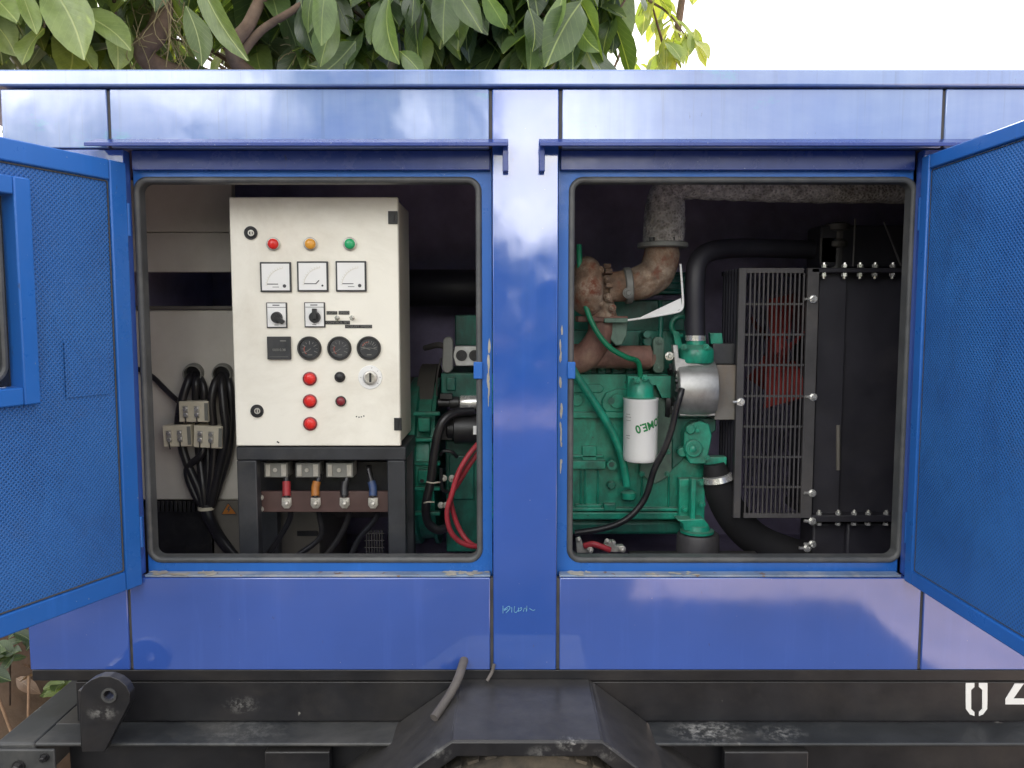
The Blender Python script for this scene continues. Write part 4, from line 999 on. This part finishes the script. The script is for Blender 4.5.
mb=MB(); mb.ptube([(453,352,YE),(440,345,YE+.05),(425,348,YE+.1)],3,n=10); mb.ptube([(441,358,YE),(437,378,YE+.01),(437,396,YE+.02)],.8,n=6); ep('leak_pipe',mb,'guard')
# starter motor with solenoid
mb=MB(); z=P(0,403,YE-.05).z; mb.lathe((P(460,403,YE-.05).x,YE-.04,z),(1,0,0),[(0,.018),(.002,.0195),(.06,.0195)],24); so=ep('starter_solenoid',mb,'chrome')
mb=MB(); mb.lathe((P(438,404,YE-.05).x,YE-.04,z),(1,0,0),[(0,.012),(.03,.012),(.032,.016),(.055,.016)],18); mb.pbox(440,394,452,399,YE-.06,.03); obj('solenoid_cap',mb,M['black'],so)
mb=MB(); z2=P(0,430,YE-.06).z; mb.lathe((P(446,430,YE-.05).x,YE-.035,z2),(1,0,0),[(0,.02),(.004,.028),(.02,.028),(.022,.040),(.14,.040)],30); mb.pbox(440,424,452,440,YE-.05,.05); st=ep('starter_motor',mb,'black',bevel=.001)
mb=MB(); mb.pbox(473.2,426,476.4,434.5,YE-.078,.003); obj('starter_sticker',mb,M['plate'],st)
mb=MB(); 
for px,py in ((444,478),(452,479),(441,505),(446,505),(452,478)): mb.bolt(px,py,2.4,YE-.06,.012)
ep('cable_stud',mb,'steel')
# harness and red battery leads
mb=MB(); mb.ptube([(474,411,YE-.06),(458,412,YE-.07),(446,418,YE-.085),(439,430,YE-.09),(434,455,YE-.09),(431,480,YE-.085),(426,505,YE-.085),(428,522,YE-.08),(438,530,YE-.075),(447,527,YE-.06)],4.6,n=14); tag(obj('wiring_harness',mb,M['blackrub']),'thick black wiring harness looping around the starter motor','cable')
mb=MB(); mb.ptube([(440,455,YE-.07),(444,451,YE-.075),(452,452,YE-.075),(457,457,YE-.06)],1.8,n=8); mb.ptube([(441,468,YE-.07),(442,488,YE-.075),(449,492,YE-.06)],1.8,n=8); ep('small_lead',mb,'blackrub')
mb=MB(); mb.ptube([(478,444,YE-.10),(468,456,YE-.115),(458,474,YE-.12),(452,494,YE-.12),(447,512,YE-.12),(450,530,YE-.12),(459,541,YE-.115),(471,546,YE-.11),(480,546,YE-.10)],2.7,n=12); tag(obj('battery_lead',mb,M['redwire']),'red battery lead, outer loop beside the starter motor','cable','red battery leads')
mb=MB(); mb.ptube([(479,452,YE-.085),(470,464,YE-.095),(459,482,YE-.10),(451,496,YE-.10),(454,515,YE-.10),(461,532,YE-.10),(470,543,YE-.105),(481,549,YE-.10)],2.6,n=12); tag(obj('battery_lead',mb,M['redwire']),'red battery lead, inner loop against the green housing','cable','red battery leads')
mb=MB(); mb.ptube([(440,482,YE-.09),(433,483,YE-.105),(427,482,YE-.095)],.8,n=6); mb.ptube([(424,503,YE-.10),(428,502,YE-.11),(434,502,YE-.095)],.8,n=6); ep('harness_tie',mb,'beige')
# battery terminal pile bottom-left of the right opening
Yq=.24
bt=thing('battery_clamp','brass battery clamp with red lead lying at bottom left of right opening','clamp',P(595,552,Yq))
mb=MB(); mb.ppoly([(576,540),(581,538),(583,546),(589,548),(589,553),(577,553)],Yq,.02); mb.bolt(578.5,539.5,2,Yq,.01); mb.bolt(590,550,2.6,Yq-.005,.012); obj('clamp_body',mb,M['steel'],bt,bevel=.001)
mb=MB(); mb.ppoly([(604,545),(612,541),(616,546),(624,546),(624,552),(606,552)],Yq,.02); mb.bolt(607,541,2,Yq,.01); mb.bolt(622,549,2.8,Yq-.005,.012); mb.disc(613,541,2,Yq,.02,8); obj('clamp_body',mb,M['steel'],bt,bevel=.001)
mb=MB(); mb.ptube([(584,546,Yq+.002),(593,544,Yq-.004),(602,547,Yq-.004),(610,550,Yq)],3.2,n=10); obj('red_lead',mb,M['redwire'],bt)

# ---------------------------------------------------------------- exhaust pipe with lagging
ex=thing('exhaust_pipe','lagged exhaust pipe rising from the engine elbow and running under the roof','pipe',P(663,245,YE-.03))
mb=MB(); pts=[(663.5,243,YE-.03),(664,228,YE-.03),(665,208,YE-.03),(669,193,YE-.03),(684,185,YE-.03),(720,186,YE-.03),(790,189,YE-.03),(870,190,YE-.03),(960,190,YE-.03)]
mb.ptube(pts,[20,20.5,19.5,17.5,14.5,13.5,13,12.5,12.5],n=28,sub=8)
rr=random.Random(2)
mb.v=[v+Vector((rr.gauss(0,.0011),rr.gauss(0,.0011),rr.gauss(0,.0011))) for v in mb.v]
obj('lagging',mb,M['lag'],ex,smooth=80)
mb=MB(); c0=P(662.5,245,YE-.03); mb.lathe(c0-Vector((0,0,.008)),(0,0,1),[(0,23*S(YE)),(.002,24.5*S(YE)),(.012,24.5*S(YE)),(.014,23*S(YE))],32); obj('pipe_flange',mb,M['greym'],ex)
mb=MB()
for px in (652,673): c1=P(px,242,YE-.075); mb.cone(c1-Vector((0,0,.004)),c1+Vector((0,0,.012)),.007,.007,6)
obj('flange_bolt',mb,M['black'],ex)

# ---------------------------------------------------------------- radiator
YRd=.36
ra=thing('radiator','black radiator with bolted flanges and barred fan guard at right','radiator',P(860,560,YRd+.2))
mb=MB(); mb.pbox(816,271,1000,517,YRd+.012,.18); mb.pbox(816,271,843,517,YRd-.003,.015); obj('core_side',mb,M['radblk'],ra,bevel=.002)
mb=MB(); mb.pbox(812,268,1000,272.5,YRd-.03,.22); mb.pbox(812,515.5,1000,522,YRd-.03,.22); obj('tank_flange',mb,M['radblk'],ra,bevel=.0015)
mb=MB(); mb.pbox(846,523,1000,600,YRd+.004,.18); mb.pbox(812,523,845,600,YRd+.02,.1); mb.pbox(820,225,1000,267,YRd+.10,.1); obj('radiator_tank',mb,M['radblk'],ra,bevel=.006)
for px in (824,844.5,860,875,892.5):
    mb=MB(); Yb=YRd-.02; z1=P(0,267.6,Yb).z; x=P(px,270,Yb).x
    mb.hold=True; mb.cone((x,Yb,z1),(x,Yb,z1+.008),.0075,.0075,6); mb.cone((x,Yb,z1+.008),(x,Yb,z1+.013),.0045,.004,8); zz=P(0,273,Yb).z; mb.cone((x,Yb,zz),(x,Yb,zz-.009),.0075,.0075,6); mb.cone((x,Yb,zz-.009),(x,Yb,zz-.015),.0045,.004,8); obj('flange_bolt',mb,M['chrome'],ra)
for px in (819,838,854,868,886):
    mb=MB(); Yb=YRd-.02; z1=P(0,515,Yb).z; x=P(px,519,Yb).x
    mb.hold=True; mb.cone((x,Yb,z1),(x,Yb,z1+.008),.0075,.0075,6); mb.cone((x,Yb,z1+.008),(x,Yb,z1+.014),.0045,.004,8); zz=P(0,522.5,Yb).z; mb.cone((x,Yb,zz),(x,Yb,zz-.007),.0075,.0075,6); obj('flange_bolt',mb,M['chrome'],ra)
# guard box with bars
gx0,gx1=736.5,815.5; YGd=YRd-.03
mb=MB()
mb.pbox(gx0,268,743.5,518,YGd,.012); mb.pbox(804.3,268,gx1,518,YGd,.012); mb.pbox(743.8,268,804,273,YGd+.001,.01); mb.pbox(743.8,513.5,804,518,YGd+.001,.01)
for i in range(13):
    x=747.2+i*4.4; mb.pbox(x,273,x+1.5,513.5,YGd+.002,.004)
for y in (303,333.5,364,395,425.5,456,486): mb.pbox(743.5,y,804.3,y+2.3,YGd+.0062,.004)
obj('fan_guard',mb,M['guard'],ra,bevel=.0006)
mb=MB(); xg=P(gx0,400,YGd).x; zt_=P(0,268,YGd).z; zb_=P(0,518,YGd).z
for i in range(6):
    y=YGd+.014+i*.028; mb.box((xg,y,zb_),(xg+.005,y+.010,zt_))
for z in (zb_,(zb_+zt_)/2,zt_-.012): mb.box((xg+.0055,YGd+.014,z),(xg+.009,YGd+.20,z+.012))
obj('side_guard',mb,M['radblk'],ra)
mb=MB()
for px,py in ((813,299),(813,397),(812,493),(740.5,402),(812,521),(812,544),(807,548)):
    mb.hold=True; mb.bolt(px,py,3,YGd-.001,.01); mb.hold=True; mb.cone(P(px,py,YGd),P(px-8,py,YGd-.002),.004,.004,8); mb.hold=False
obj('guard_bolt',mb,M['chrome'],ra)
# red fan: hub with six blades, axis along the engine
mb=MB(); fc=P(779,352,YRd+.20)
mb.lathe((fc.x-.03,fc.y,fc.z),(1,0,0),[(0,.03),(.005,.045),(.04,.045),(.045,.03)],24)
for i in range(5):
    a=R(i*72+100); d=Vector((0,math.cos(a),math.sin(a))); t=Vector((1,0,0)); s_=d.cross(t)
    q=[]
    for j in range(7):
        rj=.035+.125*j/6; wd=.036+.040*j/6; tw=R(58-14*j/6); ax=(s_*math.cos(tw)+t*math.sin(tw))
        cpt=fc+d*rj+s_*.02*math.sin(j/6*2); q.append((cpt-ax*wd,cpt+ax*wd))
    vs=[p for pr in q for p in pr]; nn=t*.004
    fs=[(2*j,2*j+1,2*j+3,2*j+2) for j in range(6)]
    mb.add(vs,fs); mb.add([v+nn for v in vs],[tuple(reversed(f)) for f in fs])
obj('cooling_fan',mb,M['redfan'],ra,smooth=60)
# filler neck, stay rods
mb=MB(); c0=P(836,262,YRd+.12); c0.z=P(0,268,YRd+.1).z; mb.lathe(c0,(0,0,1),[(0,.022),(.055,.022),(.06,.030),(.072,.030),(.08,.022),(.10,.022),(.105,.034),(.12,.034),(.125,.02)],24); mb.pbox(820,238,836,262,YRd+.10,.04); obj('filler_neck',mb,M['guard'],ra)
mb=MB(); mb.ptube([(853,266,YRd+.02),(854,245,YRd+.02),(855,219,YRd+.02)],.9,n=6); mb.ptube([(901,266,YRd+.02),(893,245,YRd+.02),(884,222,YRd+.02)],1.1,n=6); obj('stay_rod',mb,M['guard'],ra)
mb=MB(); mb.ptube([(838,425,YRd-.003),(838,470,YRd-.003)],2.2,n=6,smooth=False); obj('edge_strip',mb,M['greydark'],ra)
# lower coolant hose
mb=MB(); mb.ptube([(714,464,YE-.03),(716,474,YE-.03),(720,490,YE-.02),(732,514,YE+.0),(754,538,YE+.02),(788,553,YE+.02),(822,560,YE+.02)],[10,13,15.5,17,17,17,17],n=20); tag(obj('coolant_hose',mb,M['lining2'],smooth=60),'fat black rubber coolant hose sweeping from water pump to radiator bottom','hose')
mb=MB(); c0=P(717,474.5,YE-.035); mb.lathe(c0,(.22,0,-1),[(0,.034),(.002,.0385),(.017,.041),(.019,.036)],28); tag(obj('hose_clamp',mb,M['chrome']),'shiny steel clamp on the end of the fat coolant hose','clamp')
# dark air cleaner drum at the back, right of the cabinet
mb=MB(); c0=P(395,290,.8); mb.lathe((c0.x,.85,P(0,288,.85).z),(1,0,0),[(0,.05),(.01,.06),(.40,.06),(.41,.05)],32); tag(obj('air_duct',mb,M['radblk'],smooth=50),'dark round air duct behind the cream cabinet','duct')

# ---------------------------------------------------------------- trees
def leaf(mb, tints, base, tip_dir, normal, L, W, curl, tint):
    """one ovate leaf, folded along the midrib and arched; adds uv"""
    d=tip_dir.normalized(); nrm=(normal-d*normal.dot(d))
    if nrm.length<1e-4: nrm=d.orthogonal()
    nrm.normalize(); s=d.cross(nrm)
    prof=[0.04,.46,.80,.98,1.0,.90,.58,.06]
    m=len(prof); vs=[];uv=[]
    ph=random.uniform(0,6); sk=random.uniform(-.12,.12); amp=random.uniform(.02,.09)
    for i,w in enumerate(prof):
        t=i/(m-1)
        c=base+d*(L*t)+nrm*(-curl*L*t*t)+s*(sk*L*math.sin(t*2.6))
        for j in (-1,-.5,0,.5,1):
            x=j*w*W/2; fold=abs(j)*w*W*.16
            wob=amp*W*math.sin(t*9+ph+j*2)*abs(j)
            vs.append(c+s*x+nrm*(fold+wob)); uv.append((t,j*w if w>.05 else j*.05))
    fs=[]
    for i in range(m-1):
        for j in range(4): a=i*5+j; fs.append((a,a+1,a+6,a+5))
    mb.uv=(mb.uv or [])+uv; tints.extend([tint]*len(vs)); mb.add(vs,fs)
def crown_obj(mb,tints,m,parent,name='crown'):
    o=obj(name,mb,m,parent,smooth=180)
    at=o.data.attributes.new('tint','FLOAT','POINT'); at.data.foreach_set('value',tints); return o
def make_tree(label, x,y, hgt, trunk_r, boxes, m, n_twigs, Lr, seed, group, droop=.9, cat='tree', limbs=()):
    rr=random.Random(seed); random.seed(seed)
    t=thing('broadleaf_tree',label,cat,(x,y,0),group)
    tk=MB(); top=Vector((x+rr.uniform(-.2,.2),y+rr.uniform(-.1,.2),hgt))
    pts=[Vector((x,y,-.05)),Vector((x+.03,y,.5)),Vector((x-.03,y+.02,hgt*.4)),Vector((x+.05,y-.02,hgt*.7)),top]
    tk.tube(pts,[trunk_r*1.5,trunk_r*1.1,trunk_r,trunk_r*.8,trunk_r*.4],n=18,sub=6)
    for lp,lr in limbs: tk.tube(lp,lr,n=12,sub=8)
    mb=MB(); tints=[]
    for k in range(n_twigs):
        bx=rr.choice(boxes); p=Vector([rr.uniform(bx[i],bx[i+3]) for i in range(3)])
        a=pts[2]+(top-pts[2])*rr.random()
        mid=(a+p)/2+Vector((rr.uniform(-.1,.1),rr.uniform(-.1,.1),rr.uniform(.05,.3)))
        if k%3==0: tk.tube([a,mid,p],[.022,.014,.004],n=6,sub=4)
        else:
            q=p+Vector((rr.uniform(-.25,.25),rr.uniform(-.2,.3),rr.uniform(.1,.3))); tk.tube([q,(p+q)/2+Vector((0,0,.04)),p],[.008,.006,.003],n=5,sub=3)
        nl=rr.randint(5,9); a0=rr.uniform(0,6.28)
        for j in range(nl):
            az=a0+j*2.4+rr.uniform(-.3,.3); dn=rr.uniform(droop-.6,droop+.7)
            d=Vector((math.cos(az),math.sin(az),-dn)); L=rr.uniform(*Lr); b=p+Vector((rr.uniform(-.03,.03),rr.uniform(-.03,.03),rr.uniform(0,.12)))
            nrm=Vector((math.cos(az)*.6+rr.uniform(-.4,.4),math.sin(az)*.6+rr.uniform(-.4,.4),rr.uniform(.3,1)))
            leaf(mb,tints,b,d,nrm,L,L*rr.uniform(.40,.52),rr.uniform(.05,.35),rr.random()**1.5)
    obj('trunk',tk,M['bark'],t,smooth=60)
    crown_obj(mb,tints,M[m],t)
    return t
GT='trees overhanging the back of the canopy'
make_tree('tree with large pale green drooping leaves over the left end of the roof',-1.75,1.75,3.6,.10,[(-2.6,1.0,2.45,-.95,2.6,3.2),(-1.9,.6,2.42,-1.3,1.2,2.75)],'leafA',80,(.16,.26),21,GT,droop=.7)
make_tree('dark leaved tree with brown twisted trunk above the left opening',-.95,1.95,4.2,.085,[(-1.6,1.35,2.5,.25,3.2,3.45),(-1.0,1.1,2.45,.25,2.0,2.95)],'leafB',230,(.16,.27),5,GT,droop=.7,limbs=[([(-.95,1.95,.6),(-.93,1.5,1.5),Vector((-.95,1.3,2.25)),P(150,62,1.0),P(160,25,.98),P(176,-60,1.1)],[.07,.05,.040,.034,.036,.02]),
    ([(-.93,1.5,1.5),Vector((-.85,1.3,2.25)),P(234,58,1.05),P(250,22,1.03),P(275,-30,1.1)],[.05,.03,.026,.022,.018]),([P(236,60,1.05),P(262,30,1.04),P(300,5,1.05),P(330,-30,1.1)],[.018,.014,.012,.008])])
make_tree('tree with long hanging leaves in the middle of the roof line',.05,2.3,3.9,.06,[(-.5,1.2,2.5,.42,2.8,3.6)],'leafB',75,(.18,.27),9,GT,droop=1.6)
make_tree('dark bushy tree filling the gaps farthest behind the canopy',-1.3,4.6,4.6,.09,[(-4.2,3.4,2.7,.35,4.8,4.4)],'leafA',190,(.18,.28),33,GT,droop=.6)
make_tree('sparse yellow green twigs against the white sky at right',.95,3.6,4.0,.04,[(.45,2.6,2.85,1.05,3.6,3.9)],'leafC',24,(.13,.2),15,GT,droop=1.2)
# big-leaved spray close above the left of the roof
random.seed(4)
sp=thing('leaf_spray','spray of broad pale leaves hanging closest above the left roof corner','branch',P(40,-10,.7))
mb=MB(); tints=[]
for px,py,tx,ty,L,Wr,Y,nn,ti in ((45,-22,76,56,.235,.50,.62,(.1,-1,.25),.95),(72,10,126,46,.165,.42,.75,(.2,-.9,.6),.85),(44,28,20,62,.15,.62,.66,(-.3,-1,.3),.65),(20,-12,38,30,.14,.36,.6,(.7,-.7,.1),.99),(-12,18,10,54,.14,.6,.7,(-.2,-1,.4),.7),
      (120,-34,126,-2,.12,.5,.8,(.3,-1,.2),.8),(186,6,200,62,.17,.40,.95,(.6,-1,.1),.3),(196,-28,244,56,.22,.24,.85,(-.5,-1,.3),.45),(-20,-20,14,22,.15,.55,.7,(.2,-1,.2),.55)):
    b=P(px,py,Y); e=P(tx,ty,Y-.05); leaf(mb,tints,b,e-b,Vector(nn),(e-b).length,(e-b).length*Wr,.10,ti)
crown_obj(mb,tints,M['leafA'],sp,'leaves')
mb=MB(); mb.tube([P(-40,-60,.9),P(30,-30,.75),P(110,-25,.8),P(200,-22,.9)],.008,n=8); mb.tube([P(30,-30,.75),P(44,-22,.64),P(60,0,.7),P(70,10,.75)],.004,n=6); mb.tube([P(44,-22,.64),P(46,10,.66),P(44,28,.66)],.003,n=6); obj('twig',mb,M['bark'],sp)
# hanging sprays over the middle of the roof
random.seed(12)
sp=thing('leaf_spray','row of long dark leaves hanging over the middle of the roof edge','branch',P(470,-20,.9))
mb=MB(); tints=[]; rr=random.Random(44)
for k in range(46):
    tx=rr.uniform(300,665); ty=rr.choice((rr.uniform(18,50),rr.uniform(45,82))); 
    if tx>560 and rr.random()<.35: continue
    Y=rr.uniform(.7,1.6); ln=rr.uniform(34,64)*(.8 if tx>560 else 1); an=rr.gauss(0,.42)
    b=P(tx-math.sin(an)*ln,ty-math.cos(an)*ln,Y); e=P(tx,ty,Y-.05+rr.uniform(-.12,.10)); leaf(mb,tints,b,e-b,Vector((rr.uniform(-1.2,1.2),-1,rr.uniform(-.2,.9))),(e-b).length,(e-b).length*rr.uniform(.38,.54),rr.uniform(-.08,.28),rr.uniform(.0,1)**1.3)
    if k%2==0: mb.tube([b,b+Vector((rr.uniform(-.04,.04),.05,.07))],.002,n=4,smooth=False); nn=len(mb.v)-len(tints); mb.uv+= [(0,.0)]*nn; tints.extend([.2]*nn)
crown_obj(mb,tints,M['leafB'],sp,'leaves')
mb=MB(); mb.tube([P(290,-30,1.1),P(400,-22,1.0),P(520,-24,1.0),P(660,-18,1.05)],.007,n=8); obj('twig',mb,M['bark'],sp)
# fibrous aerial roots hanging from the branches
ar=thing('aerial_root','tuft of thin straw coloured aerial roots hanging beside the brown trunk','root',P(160,30,.93))
rr=random.Random(6); mb=MB(); mb.hold=True
for k in range(46):
    a=(rr.gauss(158,14),rr.uniform(-25,40),.93+rr.uniform(-.05,.15)); b=(a[0]+rr.uniform(-26,26),a[1]+rr.uniform(5,50),a[2]+rr.uniform(-.06,.06)); c=(b[0]+rr.uniform(-16,16),b[1]+rr.uniform(-6,26),b[2])
    mb.ptube([a,b,c],.42,n=4,sub=3)
obj('fibre',mb,M['fibre'],ar)
ar=thing('aerial_root','star shaped burst of straw coloured root fibres above the roof edge','root',P(300,50,1.2)); mb=MB(); mb.hold=True
for k in range(18):
    an=rr.uniform(0,6.28); L=rr.uniform(10,26); mb.ptube([(300,52,1.2),(300+math.cos(an)*L*.6,52+math.sin(an)*L*.6-2,1.19),(300+math.cos(an)*L,52+math.sin(an)*L+3,1.18)],.42,n=4,sub=3)
obj('fibre',mb,M['fibre'],ar)
# earth bank with roots behind the trailer, low left
bk=MB(); nx,ny=60,40; rr=random.Random(1)
vs=[];fs=[]
for j in range(ny+1):
    for i in range(nx+1):
        x=-5+7.5*i/nx; ys=1.25-.85*min(1,max(0,(-1.2-x)/.35)); y=ys+3.4*(j/ny)**1.3
        q=min(1,max(0,(y-ys)/.9)); h=1.25*q**.55*min(1,max(0,(.3-x)/1.2))
        h+=(.16*mnoise.noise((x*2.2,y*2.2,3))+.07*mnoise.noise((x*7,y*7,1))+.03*mnoise.noise((x*19,y*19,1)))*min(1,(y-ys)/.15)
        vs.append((x,y,max(h,-.02) if j else -.02))
for j in range(ny):
    for i in range(nx): a=j*(nx+1)+i; fs.append((a,a+1,a+nx+2,a+nx+1))
bk.add(vs,fs); struct(obj('earth_bank',bk,M['soil'],org=Vector((0,0,0)),smooth=80))
bank_v=vs
random.seed(2); rr=random.Random(2); lt=MB(); tints=[]
cand=[Vector(v) for v in bank_v if v[0]<-1.15 and v[2]>.02 and v[1]<2.0]
for k in range(900):
    p=rr.choice(cand)+Vector((rr.uniform(-.07,.07),rr.uniform(-.06,.0)-.015,rr.uniform(0,.04))); az=rr.uniform(0,6.28); L=rr.uniform(.05,.13)
    leaf(lt,tints,p,Vector((math.cos(az),math.sin(az),rr.uniform(-.5,.5))),Vector((rr.uniform(-.5,.5),-.8,rr.uniform(.2,1))),L,L*.5,rr.uniform(-.5,.6),rr.random())
o=crown_obj(lt,tints,M['deadleaf'],None,'leaf_litter'); o['kind']='stuff'; o['label']='dry brown fallen leaves covering the earth bank'
for i,(a,b,c,lab) in enumerate(((( 29,676,.36),(28.5,705,.34),(28,760,.32),'straight pale dry stick leaning beside the canopy corner'),((-14,668,.36),(0,702,.34),(20,756,.32),'thin dry stick slanting at the left picture edge'))):
    mb=MB(); mb.ptube([a,b,c],1.5,n=8); tag(obj('dry_stick',mb,M['stick']),lab,'stick')
random.seed(31); rr=random.Random(31)
for lab,cx,cy,nl in (('low green weed on the bank left of the canopy corner',10,655,15),('small yellow green weed showing under the canopy edge',66,688,9)):
    Yp=.40 if nl>10 else .62
    o=thing('weed',lab,'plant',P(cx,cy+14,Yp)); mb=MB(); tints=[]
    for k in range(nl):
        p=P(cx+rr.gauss(0,9 if nl>10 else 3),cy+rr.gauss(0,8 if nl>10 else 4),Yp+rr.uniform(-.06,.06)); az=rr.uniform(0,6.28); L=rr.uniform(.045,.085)
        leaf(mb,tints,p,Vector((math.cos(az),math.sin(az)*.6-.3,rr.uniform(-.6,.5))),Vector((0,-.6,1)),L,L*.55,.2,rr.random())
    crown_obj(mb,tints,M['leafA' if nl<10 else 'leafB'],o,'foliage')
    s=MB(); s.tube([P(cx,cy+50,Yp+.12),P(cx,cy+8,Yp+.02),P(cx+2,cy-6,Yp)],.003,n=5); obj('stem',s,M['bark'],o)

# belt of trees across the yard (seen mirrored in the paint)
random.seed(77); rr=random.Random(77)
mb=MB(); tints=[]
for k in range(4200):
    x=rr.uniform(-14,14); y=-13+rr.gauss(0,.7)
    base=5.15 if x<-1.2 else 2.9
    top=base+.35*mnoise.noise((x*.8,0,5))+.3*mnoise.noise((x*2.3,2,5))
    if k%9==0: x=-3.55+rr.gauss(0,.22); top=7.5
    if k%13==5: x=-.85+rr.gauss(0,.13); top=7
    if k%14==0: x=-2.35+rr.gauss(0,.12); top=7
    z=rr.uniform(.1,max(.4,top)); az=rr.uniform(0,6.28); L=rr.uniform(.35,.7)
    leaf(mb,tints,Vector((x,y,z)),Vector((math.cos(az),math.sin(az),-.4)),Vector((rr.uniform(-1,1),1,.5)),L,L*.6,.2,rr.random())
o=crown_obj(mb,tints,M['leafB'],None,'shrub_belt'); o['kind']='stuff'; o['label']='dark belt of shrubs across the yard behind the photographer'; 

# ---------------------------------------------------------------- world, sun, camera
w=bpy.data.worlds.new('World'); scene.world=w; w.use_nodes=True
n=w.node_tree; n.nodes.clear()
EL,AZ=R(40),R(2)      # sun behind the canopy
sky=n.nodes.new('ShaderNodeTexSky'); sky.sky_type='NISHITA'; sky.sun_disc=False; sky.sun_elevation=EL; sky.sun_rotation=AZ
sky.dust_density=2.5; sky.air_density=1.2
b1=n.nodes.new('ShaderNodeBackground'); b1.inputs[1].default_value=.15; n.links.new(sky.outputs[0],b1.inputs[0])
tc=n.nodes.new('ShaderNodeTexCoord'); mp=n.nodes.new('ShaderNodeMapping'); mp.inputs['Scale'].default_value=(1.2,1.2,3.2); n.links.new(tc.outputs['Generated'],mp.inputs[0])
cn=noise(n,mp.outputs[0],2.1,7,.6,.3)
cover=ramp(n,cn,[(.36,.35),(.60,1)])
b2=n.nodes.new('ShaderNodeBackground'); b2.inputs[0].default_value=(1,.985,.97,1); 
# cloud brightness raised behind the camera on the left, added to whiten paint reflections
dt=n.nodes.new('ShaderNodeVectorMath'); dt.operation='DOT_PRODUCT'; dt.inputs[1].default_value=(-.30,-.925,.23); n.links.new(tc.outputs['Generated'],dt.inputs[0])
bank=n.nodes.new('ShaderNodeMapRange'); bank.interpolation_type='SMOOTHSTEP'  # bank: added cloud brightening, for whiter paint reflections
for i,v in enumerate((.87,.965,2.3,8.5)): bank.inputs[i+1].default_value=v
n.links.new(dt.outputs['Value'],bank.inputs[0]); n.links.new(bank.outputs[0],b2.inputs[1])
mx=n.nodes.new('ShaderNodeMixShader'); n.links.new(cover,mx.inputs[0]); n.links.new(b1.outputs[0],mx.inputs[1]); n.links.new(b2.outputs[0],mx.inputs[2])
out=n.nodes.new('ShaderNodeOutputWorld'); n.links.new(mx.outputs[0],out.inputs[0])
su=bpy.data.lights.new('sun','SUN'); su.energy=5; su.angle=R(.6); su.color=(1,.95,.86)
so_=bpy.data.objects.new('sun',su); COL.objects.link(so_); so_.location=(0,6,8)
dirn=Vector((math.sin(AZ)*math.cos(EL),math.cos(AZ)*math.cos(EL),math.sin(EL)))
so_.rotation_euler=dirn.to_track_quat('Z','Y').to_euler()
cam=bpy.data.cameras.new('camera'); co=bpy.data.objects.new('camera',cam); COL.objects.link(co)
co.location=CAM; co.rotation_euler=(R(90)-PITCH,0,0); cam.sensor_width=36; cam.lens=36*FPX/1024; cam.clip_start=.05; cam.clip_end=1000
scene.camera=co
scene.view_settings.view_transform='Standard'; scene.view_settings.look='None'; scene.view_settings.exposure=0
scene.cycles.max_bounces=8; scene.cycles.use_denoising=True
